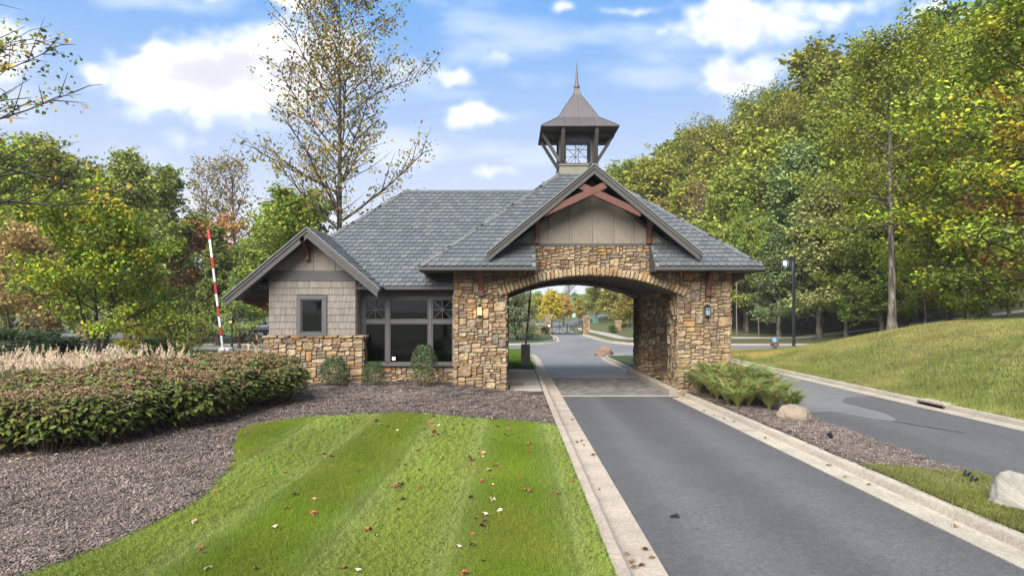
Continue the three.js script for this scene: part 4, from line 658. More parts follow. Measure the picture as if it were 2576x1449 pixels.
function plant(proto, name, label, pos, turn, scale, bark, group, leafM = MLeaf, category = 'tree') {
  const g = thing(name, label, category, pos, group); g.rotation.y = turn; if (typeof scale === 'number') g.scale.setScalar(scale); else g.scale.copy(scale);
  M_('trunk', proto.tr, bark, g); M_('crown', proto.lf, leafM, g); return g;
}
const tints = {}; const tinted = (r, g, b) => tints[[r, g, b]] ??= leafMat({ color: tone(r, g, b) });
const PAL = {
  olive: [[0.189, 0.221, 0.041], [0.157, 0.199, 0.037], [0.215, 0.237, 0.041], [0.136, 0.178, 0.037]],
  green: [[0.166, 0.231, 0.043], [0.202, 0.254, 0.043], [0.138, 0.194, 0.037], [0.239, 0.268, 0.045]],
  lime: [[0.253, 0.362, 0.037], [0.298, 0.385, 0.043], [0.209, 0.316, 0.035], [0.328, 0.362, 0.037]],
  sage: [[0.233, 0.280, 0.091], [0.187, 0.234, 0.073], [0.296, 0.323, 0.117], [0.148, 0.196, 0.057]],
  dark: [[0.101, 0.144, 0.033], [0.085, 0.119, 0.033], [0.132, 0.166, 0.033]],
  gold: [[0.475, 0.400, 0.032], [0.396, 0.372, 0.036], [0.319, 0.344, 0.036], [0.529, 0.430, 0.032]],
  rust: [[0.498, 0.301, 0.057], [0.436, 0.271, 0.061], [0.530, 0.362, 0.061]],
  mauve: [[0.389, 0.264, 0.120], [0.326, 0.218, 0.091], [0.264, 0.225, 0.073], [0.436, 0.301, 0.132]],
  dusk: [[0.187, 0.182, 0.044], [0.248, 0.211, 0.061], [0.296, 0.158, 0.077], [0.155, 0.173, 0.036], [0.311, 0.242, 0.057]],
};
const TP = {
  tall: makeTree({ seed: 1, h: 20, r: 8.2, base: .28, limbs: 36, sub: 12, twig: 4, leaves: 8, leaf: .185, spread: .42, pal: PAL.dusk, rise: [.5, 1.1], trunkR: .24, sway: .012, fine: .014, prof: (t) => (1 - t * .58) * Math.min(1, .75 + t * 1.2), cl: .5 }),
  broad: makeTree({ seed: 2, h: 14, r: 4.8, base: .22, limbs: 30, sub: 7, twig: 4, leaves: 25, leaf: .265, spread: .43, pal: PAL.green, cl: .55 }),
  broadB: makeTree({ seed: 3, h: 14, r: 4.4, base: .15, limbs: 32, sub: 7, twig: 4, leaves: 24, leaf: .265, spread: .4, pal: PAL.olive, cl: .55 }),
  sage: makeTree({ seed: 4, h: 13, r: 4.2, base: .13, limbs: 34, sub: 7, twig: 4, leaves: 22, leaf: .25, spread: .5, pal: PAL.sage, prof: (t) => (1 - t) * .95 + .18 }),
  oak: makeTree({ seed: 5, h: 17, r: 5.6, base: .36, limbs: 40, sub: 8, twig: 4, leaves: 25, leaf: .175, spread: .45, pal: PAL.olive, trunkR: .24, sway: .05, prof: (t) => .62 + .5 * Math.sin(t * 3) - t * .25, bare: .08 }),
  maple: makeTree({ seed: 6, h: 16, r: 5.0, base: .12, limbs: 46, sub: 9, twig: 4, leaves: 29, leaf: .165, spread: .42, pal: PAL.lime, tint: (y, R) => R() < .13 ? PAL.gold : R() < .4 ? PAL.green : PAL.lime, rise: [-.1, 1.0], prof: (t) => Math.sqrt(Math.max(.05, 1 - t * t * .95)) }),
  yard: makeTree({ seed: 7, h: 7.2, r: 3.5, base: .26, limbs: 40, sub: 8, twig: 4, leaves: 17, leaf: .15, spread: .28, stems: 4, pal: PAL.lime, trunkR: .15, tint: (y, R) => R() < .1 ? PAL.gold : R() < .4 ? PAL.green : PAL.lime, cl: .2 }),
  sparse: makeTree({ seed: 8, h: 15, r: 4, base: .42, limbs: 26, sub: 7, twig: 3, leaves: 4, leaf: .24, spread: .4, pal: PAL.dusk, rise: [.7, 1.2], bare: .35, sway: .03, fine: .018 }),
  conifer: makeTree({ seed: 9, h: 11, r: 2.4, base: .05, limbs: 46, sub: 6, twig: 3, leaves: 14, leaf: .24, spread: .3, pal: PAL.dark, rise: [-.1, .7], prof: (t) => 1.02 - t * .95, cl: .15 }),
  dogwood: makeTree({ seed: 10, h: 6.6, r: 3.2, base: .25, limbs: 26, sub: 7, twig: 4, leaves: 13, leaf: .16, spread: .28, stems: 2, pal: PAL.mauve, cl: .2 }),
  street: makeTree({ seed: 11, h: 5, r: 1.9, base: .22, limbs: 26, sub: 6, twig: 3, leaves: 12, leaf: .2, spread: .26, pal: [[.5, .5, .5], [.42, .45, .4], [.6, .55, .5]], trunkR: .07, prof: (t) => 1 - t * .75 }),
  bush: makeTree({ seed: 12, h: 3.2, r: 1.9, base: .04, limbs: 30, sub: 6, twig: 3, leaves: 16, leaf: .13, spread: .2, stems: 5, pal: [[.5, .55, .5], [.42, .46, .4], [.62, .6, .5]], cl: .12 }),
  sapling: makeTree({ seed: 13, h: 3.6, r: 1.3, base: .3, limbs: 18, sub: 5, twig: 3, leaves: 5, leaf: .1, spread: .16, stems: 3, pal: PAL.green, trunkR: .05, fine: .006 }),
  pole: makeTree({ seed: 18, h: 11, r: 1.6, base: .45, limbs: 14, sub: 5, twig: 3, leaves: 7, leaf: .26, spread: .4, pal: PAL.green, rise: [.4, 1.1], trunkR: .085, sway: .04, fine: .012 }),
  over: makeTree({ seed: 14, h: 13.5, r: 6.0, base: .45, limbs: 26, sub: 9, twig: 3, leaves: 6, leaf: .16, spread: .26, pal: PAL.olive, tint: (y, R) => R() < .25 ? PAL.rust : R() < .5 ? PAL.dark : PAL.olive, rise: [-.05, .8], bare: .22, fine: .012, cl: .25 }),
};
const rt = rng(99);
const topH = (px, py, Z) => CH + (HY - py) / F * Z;
function treeAt(proto, name, label, px, Z, topPy, o = {}) { const p = onPx(px, Z), s = (topH(px, topPy, Z) - p.y) / TP[proto].h * ({ oak: .87, tall: 1, over: 1, maple: .97 }[proto] ?? .92), w = o.w ?? 1; return plant(TP[proto], name, label, p, o.turn ?? rt.r(0, 6.28), V(s * w, s, s * w), o.bark ?? MB.brown, o.group, o.leaf ?? MLeaf); }
treeAt('tall', 'tall_tree', 'tall straight tree with thin open crown rising behind the booth roof', 852, 34, -70, { bark: MB.dusk, turn: 1.2, w: .8 });
treeAt('broad', 'leafy_tree', 'rounded green tree standing under the tall open-crowned tree behind the booth', 745, 40, 478, { leaf: tinted(1.05, 1.05, .9), w: 1.25 });
treeAt('yard', 'multi_stem_tree', 'dark multi-stemmed yard tree with yellow-green crown behind the plume grass', 250, 24.5, 452, { bark: MB.dark, turn: 2.2 });
treeAt('over', 'overhanging_tree', 'tree with sparse rusty branches reaching into the sky above the dogwood', -150, 20, -60, { bark: MB.dark, turn: .4 });
treeAt('dogwood', 'dogwood_tree', 'mauve brown leaved dogwood beside the multi-stemmed yard tree', 40, 29, 535, { turn: 1 });
treeAt('sapling', 'sapling', 'thin bare-legged sapling beside the striped barrier arm', 492, 25, 740, { bark: MB.grey });
const leftWood = [['broadB', -20, 44, 330, [1.5, 1.55, 1.2], 'yellow-green woodland tree above the mauve dogwood'], ['broadB', 120, 50, 350, [1.45, 1.3, 1.3], 'tall olive woodland tree behind the mauve dogwood'], ['broad', 215, 60, 420, [1, .95, 1], 'shaded green tree filling the gap behind the yard tree'], ['sage', 320, 48, 350, [1.0, .95, .75], 'tall grey-green tree behind the yellow-green yard tree'], ['broadB', 405, 56, 425, [1.1, 1.15, 1.2], 'bushy dull green tree between the grey-green tree and the conifer'], ['dogwood', 482, 58, 520, [1.15, .8, .65], 'small reddish tree beside the dark conifer'], ['sparse', 520, 62, 385, [1, 1, 1], 'thin bare-limbed tree rising over the dark conifer'], ['sparse', 588, 64, 372, [1, .9, .9], 'forked thin tree with few leaves over the conifer'], ['conifer', 545, 50, 530, [1.2, 1.1, 1], 'dark conifer behind the striped barrier arm'], ['broad', 630, 52, 600, [1.1, 1.1, 1.1], 'mid green tree between the conifer and the booth gable'], ['sage', 600, 46, 660, [.9, 1, .8], 'low grey-green tree behind the booth gable'], ['broad', 700, 60, 520, [1.2, 1.2, 1], 'yellowish green tree behind the booth roof edge'], ['broadB', 20, 72, 480, [1, 1, 1], 'deep olive tree at the back of the parking area'], ['broad', 440, 75, 560, [.9, .9, 1], 'dark green tree at the back of the parked cars'], ['broad', 300, 78, 540, [.9, .9, .9], 'shaded tree behind the stone pier of the parking area'], ['broadB', 560, 78, 610, [.9, .9, .9], 'olive tree behind the parked cars']];
for (const [p, px, Z, top, t, lb] of leftWood) treeAt(p, p === 'conifer' ? 'conifer' : p === 'sparse' ? 'bare_tree' : 'woodland_tree', lb, px, Z, top, { leaf: tinted(...t), bark: p === 'sparse' ? MB.grey : MB.brown, group: 'trees behind the parking area' });
// woods climbing the hill behind the mound
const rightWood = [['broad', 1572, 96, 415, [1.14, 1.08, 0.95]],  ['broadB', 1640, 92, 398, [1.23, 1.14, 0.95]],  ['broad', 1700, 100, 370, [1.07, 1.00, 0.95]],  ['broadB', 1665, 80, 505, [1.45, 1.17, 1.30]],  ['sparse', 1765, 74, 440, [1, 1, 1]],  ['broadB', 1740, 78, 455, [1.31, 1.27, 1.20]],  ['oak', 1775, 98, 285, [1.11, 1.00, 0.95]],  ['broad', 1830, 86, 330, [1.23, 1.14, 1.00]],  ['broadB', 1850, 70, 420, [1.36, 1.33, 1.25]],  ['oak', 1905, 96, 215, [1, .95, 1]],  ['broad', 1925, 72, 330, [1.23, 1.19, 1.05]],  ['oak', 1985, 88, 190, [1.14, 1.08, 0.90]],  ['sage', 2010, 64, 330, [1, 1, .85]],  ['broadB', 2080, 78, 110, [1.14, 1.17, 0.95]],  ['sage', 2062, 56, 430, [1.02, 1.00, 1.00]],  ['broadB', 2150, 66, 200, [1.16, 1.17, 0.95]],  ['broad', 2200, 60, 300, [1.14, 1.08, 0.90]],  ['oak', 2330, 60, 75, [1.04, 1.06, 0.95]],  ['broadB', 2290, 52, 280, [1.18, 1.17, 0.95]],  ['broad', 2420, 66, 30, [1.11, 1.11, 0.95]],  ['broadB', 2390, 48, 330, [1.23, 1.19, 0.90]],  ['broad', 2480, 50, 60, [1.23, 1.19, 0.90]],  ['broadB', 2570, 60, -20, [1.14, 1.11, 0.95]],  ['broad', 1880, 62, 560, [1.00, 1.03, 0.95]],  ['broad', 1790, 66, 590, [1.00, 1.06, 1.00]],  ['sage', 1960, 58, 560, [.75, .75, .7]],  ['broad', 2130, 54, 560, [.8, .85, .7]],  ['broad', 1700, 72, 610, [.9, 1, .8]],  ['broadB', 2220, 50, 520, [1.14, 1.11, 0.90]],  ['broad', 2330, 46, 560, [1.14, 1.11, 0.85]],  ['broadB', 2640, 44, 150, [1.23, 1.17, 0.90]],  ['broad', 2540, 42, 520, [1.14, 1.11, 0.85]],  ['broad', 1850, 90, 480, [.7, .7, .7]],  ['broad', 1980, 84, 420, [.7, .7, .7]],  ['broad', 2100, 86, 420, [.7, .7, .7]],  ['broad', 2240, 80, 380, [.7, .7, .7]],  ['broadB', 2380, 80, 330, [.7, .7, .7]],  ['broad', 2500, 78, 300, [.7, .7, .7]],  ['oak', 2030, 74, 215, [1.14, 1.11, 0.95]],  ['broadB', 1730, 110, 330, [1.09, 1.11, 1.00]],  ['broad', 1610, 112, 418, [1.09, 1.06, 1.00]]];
const woodName = { broad: 'woodland_tree', broadB: 'woodland_tree', sage: 'woodland_tree', oak: 'woodland_tree', sparse: 'bare_tree' };
const where = (px, Z) => (px < 1700 ? 'above the slate eave of the arch' : px < 1850 ? 'between the arch roof and the street lamp' : px < 2020 ? 'just beside the street lamp' : px < 2130 ? 'directly behind the street lamp' : px < 2300 ? 'behind the pale-trunked oak' : 'behind the bright maple') + (Z > 84 ? ', high on the wooded hill' : Z < 60 ? ', at the wood edge' : ', inside the woods');
const woodKind = { broad: 'green broadleaf tree', broadB: 'olive-yellow broadleaf tree', sage: 'silvery grey-green tree', oak: 'tall open-crowned tree', sparse: 'pale bare-branched tree' };
const mood = [[1, 1, 1], [.72, .86, .9], [1.12, 1.02, .95], [.85, .95, 1.1], [1.05, .9, 1.0]];
for (const [p, px, Z, top, t] of rightWood) treeAt(p, woodName[p], woodKind[p] + ' ' + where(px, Z), px, Z, top, { leaf: tinted(...t.map((v, k) => +(v * mood[Math.floor(px * 7.3) % 5][k]).toFixed(2))), bark: p === 'sparse' || Z < 62 ? MB.grey : MB.brown, group: 'woods behind the grass mound', w: p === 'oak' ? 1 : 1.12 });
treeAt('oak', 'oak_tree', 'tall olive tree with mottled pale trunk on the crest of the grass mound', 2246, 33, 25, { bark: MB.grey, turn: .9, leaf: tinted(1.2, 1.15, .8) });
treeAt('maple', 'maple_tree', 'bright green and yellow maple overhanging the grass mound', 2625, 27, -130, { bark: MB.brown, turn: 2, w: 1.2 });
treeAt('maple', 'maple_tree', 'slender trunked yellow-green maple behind the mound crest', 2432, 39, 60, { bark: MB.grey, turn: 4, w: .8, leaf: tinted(.95, .9, .8) });
treeAt('dogwood', 'reddish_tree', 'pinkish brown leaved tree showing beside the bright maple', 2640, 34, 170, { leaf: tinted(1.25, .95, .85), w: .8 });
// thin trunks inside the wood edge
for (let k = 0; k < 26; k++) { const px = 1850 + k * 27 + rt.r(-8, 8), Z = rt.r(58, 70); const g = treeAt('pole', 'thin_tree', 'thin bare trunk standing in the shade of the wood edge', px, Z, rt.r(420, 560), { bark: MB.grey, group: 'thin trunks at the wood edge', leaf: tinted(.8, .9, .7), w: .7 }); }
// seen through the arch
const arch = [['street', 1386, 92, 730, [0.90, 0.75, 0.09], 'bright yellow tree beyond the metal gate'], ['street', 1352, 100, 745, [0.51, 0.52, 0.10], 'small green-yellow tree beside the bright yellow one'], ['street', 1418, 98, 742, [0.90, 0.61, 0.19], 'orange-tan tree beyond the gate'], ['street', 1457, 106, 752, [0.72, 0.61, 0.12], 'small gold-green tree behind the right gate leaf'], ['street', 1500, 100, 722, [0.49, 0.52, 0.13], 'wide light green tree beside the utility boxes'], ['street', 1535, 92, 715, [0.52, 0.49, 0.13], 'green tree above the road bend'], ['street', 1585, 74, 722, [0.49, 0.39, 0.10], 'brownish green tree close behind the short stone pier'], ['street', 1622, 78, 715, [0.43, 0.41, 0.10], 'olive tree beside the brownish one beyond the arch'], ['bush', 1560, 80, 775, [0.43, 0.41, 0.09], 'bushy yellow-green shrub under the brownish tree']];
for (const [p, px, Z, top, t, lb] of arch) treeAt(p, p === 'bush' ? 'garden_shrub' : 'street_tree', lb.replace('right gate leaf', 'gate'), px, Z, top, { leaf: tinted(...t), bark: MB.dark, w: 1.3 });
treeAt('sparse', 'bare_tree', 'large dark nearly bare tree on the rise beyond the gate', 1432, 142, 690, { bark: MB.dark, w: 1.2 });
for (let k = 0; k < 22; k++) { const px = 1235 + k * 19 + rt.r(-6, 6), Z = rt.r(190, 250); treeAt(rt.pick(['broad', 'broadB']), 'far_tree', 'green tree with haze put into its tint in the distant treeline beyond the gate', px, Z, rt.r(722, 750), { leaf: tinted(1.6, 1.8, 2.6), group: 'distant treeline beyond the gate', w: 1.3 }); }  // distance haze put into the leaf tint, paler and bluer
{ const p = onPx(1300, 57); plant(TP.bush, 'multi_stem_shrub', 'tall vase-shaped grey-green shrub on the lawn before the gate', p, 1, V(1.15, 1.25, 1.15), MB.dark, undefined, tinted(.28, .33, .17), 'shrub'); }
// shrubs about the parking area
const shr = [[30, 27, 830, [.13, .19, .10], 'dark green shrub beside the plume grass'], [110, 27.5, 838, [.12, .18, .09], 'dark green shrub under the mauve dogwood'], [165, 28.5, 850, [.12, .18, .1], 'low dark shrub next to the yard tree trunk'], [430, 33, 795, [.34, .34, .06], 'yellow-green shrub beyond the yard tree trunk'], [360, 38, 770, [.42, .36, .05], 'golden shrub behind the yard tree'], [470, 40, 800, [.40, .36, .06], 'golden shrub beside the sapling'], [395, 30, 850, [.14, .19, .08], 'low dark shrub beyond the plume grass'], [20, 72, 800, [.11, .15, .08], 'clipped dark shrub at the back of the parking area'], [75, 73, 800, [.11, .15, .08], 'clipped dark shrub at the back of the parking area'], [135, 74, 805, [.10, .14, .08], 'clipped dark shrub at the back of the parking area'], [190, 74, 803, [.10, .14, .08], 'clipped dark shrub at the back of the parking area'], [290, 72, 800, [.2, .2, .07], 'loose olive shrub behind the stone pier'], [600, 51, 838, [.3, .3, .15], 'tan and green grass-like shrub behind the lamp post'], [640, 50, 842, [.28, .3, .13], 'green grass-like shrub beside the booth'], [1542, 70, 836, [.12, .17, .07], 'low dark evergreen beside the short stone pier'], [1372, 71, 828, [.1, .13, .06], 'small dark shrub against the gate pier']];
for (const [px, Z, top, t, lb] of shr) { const p = onPx(px, Z), s = Math.max(.25, (topH(px, top, Z) - p.y) / 3.1); plant(TP.bush, 'garden_shrub', lb, p, rt.r(0, 6), V(s * (s < .5 ? 1.7 : 1.15), s, s * 1.2), MB.brown, lb.startsWith('clipped') ? 'clipped shrubs at the parking area' : undefined, tinted(...t), 'shrub'); }
// trees behind the camera that the booth glass mirrors
for (const [x, z, s] of [[-16, 26, .9], [-7, 30, 1], [2, 33, .95], [11, 30, 1.05], [-26, 24, 1], [20, 28, .9]]) plant(TP.broad, 'woodland_tree', 'green broadleaf tree across the road from the gatehouse', V(x, -.1, z), x, s * .85, MB.brown, 'trees across the road', tinted(.8, .8, .7));

// ---- flowering shrubs of the hedge ----
function makeBush(seed, n, L, pal, flowers, rx = .62, hy = 1.05, low = .24, taper = 0) {
  const R = rng(seed), st = new Acc(), lf = new Acc(), fl = new Acc();
  for (let k = 0; k < 26; k++) { const a = R.r(0, 6.28), q = Math.sqrt(R()) * rx * .95, x = Math.cos(a) * q, z = Math.sin(a) * q, t = hy * R.r(.72, .98) * (1 - .25 * (q / rx) ** 2); st.tube([V(x * .45, -.08, z * .45), V(x * .75, t * .5, z * .75), V(x, t, z)], [.009, .007, .004], 4); }
  for (let k = 0; k < n; k++) {
    const a = R.r(0, 6.28), v = Math.pow(R(), .55), q = rx * Math.sqrt(R.r(.35, 1.15)), y = hy * (low + (1 - low) * v), sh = (1 - taper * v * v) * Math.sqrt(Math.max(.12, 1 - ((v - .5) * 1.3) ** 2)), p = V(Math.cos(a) * q * sh, y + R.r(-.04, .04), Math.sin(a) * q * sh), out = V(Math.cos(a), 0, Math.sin(a));
    const d = out.clone().multiplyScalar(R.r(.4, 1)).add(V(R.r(-.6, .6), R.r(-.75, .25), R.r(-.6, .6))).normalize(), nn = V(0, 1, 0).addScaledVector(out, .8).add(V(R.r(-.4, .4), 0, R.r(-.4, .4))).normalize(); const l = L * R.r(.6, 1.25); lf.leaf(p, d, nn, l, l * R.r(.42, .58), col(R, pal, .25), .16);
  }
  for (let k = 0; k < flowers; k++) { const a = R.r(0, 6.28), q = rx * Math.sqrt(R()) * .98, c = V(Math.cos(a) * q, hy * (1.05 - .18 * (q / rx) ** 2) + R.r(-.1, .04), Math.sin(a) * q), s = R.r(.05, .1), pc = col(R, [[.205, .125, .066], [.17, .10, .052], [.25, .165, .09], [.15, .115, .05]], .2); st.tube([c.clone().add(V(-c.x * .1, -.22, -c.z * .1)), c], [.004, .003], 3); for (let m = 0; m < 17; m++) { const o = c.clone().add(V(R.g() * s, R.g() * s * .45, R.g() * s)); fl.leaf(o, V(R.r(-1, 1), R.r(-.2, .8), R.r(-1, 1)).normalize(), V(R.r(-.5, .5), 1, R.r(-.5, .5)).normalize(), 0.046, .034, pc.clone().multiplyScalar(R.r(.75, 1.25))); } }
  return { st: st.geo(), lf: lf.geo(), fl: flowers ? fl.geo() : null };
}
const MS = { stem: mat(tone(.11, .085, .045)), leaf: leafMat({ roughness: .6, transmission: .25 }), flower: mat(0xffffff, { vertexColors: true, side: THREE.DoubleSide, roughness: .95 }), grass: leafMat({ roughness: .8, transmission: .3 }) };
const hPal = [[.10, .135, .032], [.125, .155, .034], [.08, .118, .034], [.16, .17, .038], [.095, .105, .034]];
const bushes = [makeBush(401, 1500, .135, hPal, 150), makeBush(402, 1500, .14, hPal, 190), makeBush(403, 1400, .13, [...hPal, [.17, .15, .03]], 135)];
function bush(b, name, label, pos, turn, s, group, leafM = MS.leaf) { const g = thing(name, label, 'shrub', pos, group); g.rotation.y = turn; g.scale.copy(s); M_('stems', b.st, MS.stem, g); M_('foliage', b.lf, leafM, g); if (b.fl) M_('flower_heads', b.fl, MS.flower, g); return g; }
{
  const R = rng(451), foot = [[-60, 1160], [120, 1140], [250, 1122], [380, 1092], [480, 1066], [560, 1050], [640, 1034], [680, 1018]].map(([x, y]) => hit(x, y)); const label = 'hedge shrub with brown faded flower heads';
  const spots = []; for (let row = 0; row < 5; row++) for (let k = 0; k < 14; k++) { const t = k / 13 * (foot.length - 1), i = Math.min(foot.length - 2, Math.floor(t)), p = foot[i].clone().lerp(foot[i + 1], t - i), back = .4 + row * .82; let x = p.x - back * .45 + R.r(-.2, .2), Z = -p.z + back * .9 + R.r(-.2, .2); if (Z > 18.9 || (x > -7.6 && Z > 18.2)) continue; if (x < -13) continue; spots.push([x, Z, row]); }
  for (const [x, Z, row] of spots) { const s = R.r(.76, 1.04); bush(R.pick(bushes), 'flowering_shrub', label + [' along the mulch edge', ' in the second row from the mulch', ' in the middle of the bed', ' in the fourth row from the mulch', ' next to the plume grass'][row], on(x, Z, -.04), R.r(0, 6.28), V(s * 1.16, s * (row ? .96 : .9), s * 1.16), 'shrubs of the flowering hedge'); }
}
// foundation shrubs
const pb = makeBush(411, 2100, .07, [[.06, .095, .035], [.075, .115, .045], [.045, .075, .03], [.10, .13, .06]], 0, .5, .85, .08, .5);
for (const [px, w, h, lb, Z] of [[840, .92, .95, 'rounded dark green shrub against the stone base of the booth gable', 19.55], [940, .72, .82, 'small round shrub in front of the booth corner', 19.5], [1066, .85, 1.38, 'upright leafy shrub in front of the booth glazing', 19.4]]) bush(pb, 'foundation_shrub', lb, onPx(px, Z, -.05), px, V(w, h, w), undefined);
// ---- plume grass ----
{
  const R = rng(461), make = (n, pl) => { const b = new Acc(), p = new Acc(); const blade = (o, az, len, lean, w, c) => { const d = V(Math.cos(az), 0, Math.sin(az)), pts = []; for (let k = 0; k <= 3; k++) { const t = k / 3; pts.push(o.clone().addScaledVector(d, lean * t * t * len).add(V(0, len * t * (1 - .3 * lean * t * t), 0))); } const s = V(-d.z, 0, d.x); for (let k = 0; k < 3; k++) { const w0 = w * (1 - k / 3), w1 = w * (1 - (k + 1) / 3); b.poly([pts[k].clone().addScaledVector(s, w0), pts[k].clone().addScaledVector(s, -w0), pts[k + 1].clone().addScaledVector(s, -w1 - .0008), pts[k + 1].clone().addScaledVector(s, w1 + .0008)], V(d.x, .4, d.z), c); } return pts[3]; };
    for (let k = 0; k < n; k++) blade(V(R.g() * .1, 0, R.g() * .1), R.r(0, 6.28), R.r(.6, 1.05), R.r(.2, .8), .006, col(R, [[.14, .17, .05], [.2, .19, .08], [.1, .13, .04]], .2));
    for (let k = 0; k < pl; k++) { const e = blade(V(R.g() * .12, 0, R.g() * .12), R.r(0, 6.28), R.r(.72, 1.3), R.r(.05, .6), .003, tone(.3, .25, .14)); const c = col(R, [[.56, .45, .31], [.62, .52, .38], [.50, .38, .26]], .15); const ta = R.r(0, 6.28), tl = R.r(.1, .6); for (let m = 0; m < 34; m++) { const t = R(), o = e.clone().add(V(Math.cos(ta) * tl * .2 * t, -.06 + t * R.r(.2, .28), Math.sin(ta) * tl * .2 * t)), a = R.r(0, 6.28); p.leaf(o, V(Math.cos(a) * .9, 1, Math.sin(a) * .9).normalize(), V(R.r(-1, 1), .3, R.r(-1, 1)).normalize(), .075 * (1.25 - t), .02, c); } }
    return { b: b.geo(), p: p.geo() }; };
  const v = [make(150, 18), make(150, 24)];
  const label = 'ornamental grass clump with pale feathery plumes behind the hedge', spots = []; for (let k = 0; k < 26; k++) spots.push([5 + k * 18.2 + R.r(-8, 8), R.r(19.3, 21.3)]); for (let k = 0; k < 12; k++) spots.push([20 + k * 20, R.r(17.6, 18.8)]);
  for (const [px, Z] of spots) { const g = thing('plume_grass', label, 'ornamental grass', onPx(px, Z, -.03), 'plume grasses behind the hedge'); g.rotation.y = R.r(0, 6); g.scale.setScalar(R.r(.62, .92)); const q = R.pick(v); M_('blades', q.b, MS.grass, g); M_('plumes', q.p, MS.flower, g); }
  const g = thing('plume_grass', 'single pale plume grass against the corner of the stone base', 'ornamental grass', onPx(640, 21.5, -.03)); M_('blades', v[0].b, MS.grass, g); M_('plumes', v[0].p, MS.flower, g);
}
// ---- ferns by the pier ----
{
  const R = rng(471), make = (n) => { const a = new Acc(); for (let k = 0; k < n; k++) { const az = R.r(0, 6.28), L = R.r(.6, 1.15), lift = R.r(1.05, 1.55), d = V(Math.cos(az), 0, Math.sin(az)), s = V(-d.z, 0, d.x), c = col(R, [[.17, .25, .07], [.21, .28, .08], [.15, .21, .06], [.30, .29, .08], [.32, .26, .10]], .18); const path = [V(0, 0, 0)]; for (let m = 1; m <= 22; m++) { const th = lift * (1 - 1.32 * (m / 22) ** 1.5); path.push(path[m - 1].clone().addScaledVector(d, L / 22 * Math.cos(th)).add(V(0, L / 22 * Math.sin(th), 0))); } const pt = (t) => path[Math.round(t * 22)]; let pv = pt(0); for (let m = 1; m <= 22; m++) { const t = m / 22, q = pt(t), tan = q.clone().sub(pv).normalize(), nn = V(0, 0, 0).crossVectors(s, tan).normalize(); if (nn.y < 0) nn.negate(); const w = L * .14 * Math.sin(Math.PI * Math.min(1, t * .92 + .1)) * (t < .18 ? .4 : 1); for (const sg of [-1, 1]) a.leaf(q, s.clone().multiplyScalar(sg).addScaledVector(tan, .45).add(V(0, -.15, 0)).normalize(), nn, w, w * .13 + .006, c, .05); a.leaf(pv, tan, nn, q.distanceTo(pv) * 1.05, .008, c, 0); pv = q; } } return a.geo(); };
  const v = [make(80), make(86)];
  const spots = [[5.55, 18.9, 1.15], [6.1, 18.6, 1.3], [6.6, 18.3, 1.15], [5.45, 18.1, .95], [6.0, 17.8, 1.15], [6.5, 17.5, .95], [5.45, 17.2, .8], [5.9, 17.0, .85], [6.3, 16.7, .8], [7.0, 17.9, .85], [5.35, 19.5, .85], [6.75, 19.1, 1], [6.0, 19.4, 1.05], [6.7, 16.4, .7], [5.5, 16.6, .6]];
  for (const [x, Z, s] of spots) { const g = thing('fern', 'arching green and yellowing fern at the foot of the stone pier', 'fern', V(x, medY(x, Z) - .02, -Z), 'ferns at the foot of the pier'); g.rotation.y = R.r(0, 6); g.scale.set(s * 1.1, s * 1.38, s * 1.1); M_('fronds', R.pick(v), MS.leaf, g); }
  for (const [x, Z, s] of [[5.35, 29, .6], [5.4, 28.3, .55]]) { const g = thing('fern', 'small fern on the median behind the arch', 'fern', V(x, .12, -Z), 'small ferns behind the arch'); g.scale.setScalar(s); M_('fronds', v[0], MS.leaf, g); }
}
// ---- turf blades, mulch chips, fallen leaves ----
function tuft(seed, n, w, hgt, lean) { const R = rng(seed), a = new Acc(); for (let k = 0; k < n; k++) { const x = R.g() * w, z = R.g() * w, h = hgt * R.r(.55, 1.25), az = R.r(0, 6.28), c = Math.cos(az) * .0026, s = Math.sin(az) * .0026, lx = lean[0] * h + R.g() * h * .4, lz = lean[1] * h + R.g() * h * .4; const n3 = V(-s, .0015, c).normalize(), b = a.count; const v = R.r(.72, 1.25), cc = tone(v * R.r(.92, 1.12), v, v * .9); a.v(x - c, 0, z - s, n3.x, n3.y, n3.z, 0, 0, cc); a.v(x + c, 0, z + s, n3.x, n3.y, n3.z, 1, 0, cc); a.v(x + lx, h, z + lz, n3.x, n3.y, n3.z, .5, 1, cc); a.i.push(b, b + 1, b + 2); } return a.geo(); }
const MT = leafMat({ roughness: .75, transmission: .25 });
function blades(name, geo, spots, label) { const m = new THREE.InstancedMesh(geo, MT, spots.length), d = new THREE.Object3D(); spots.forEach(([x, y, z, s, r, c], k) => { d.position.set(x, y, z); d.rotation.y = r; d.scale.setScalar(s); d.updateMatrix(); m.setMatrixAt(k, d.matrix); m.setColorAt(k, c); }); m.name = numbered(name); shadowy(m); scene.add(m); stuff(m, label); return m; }
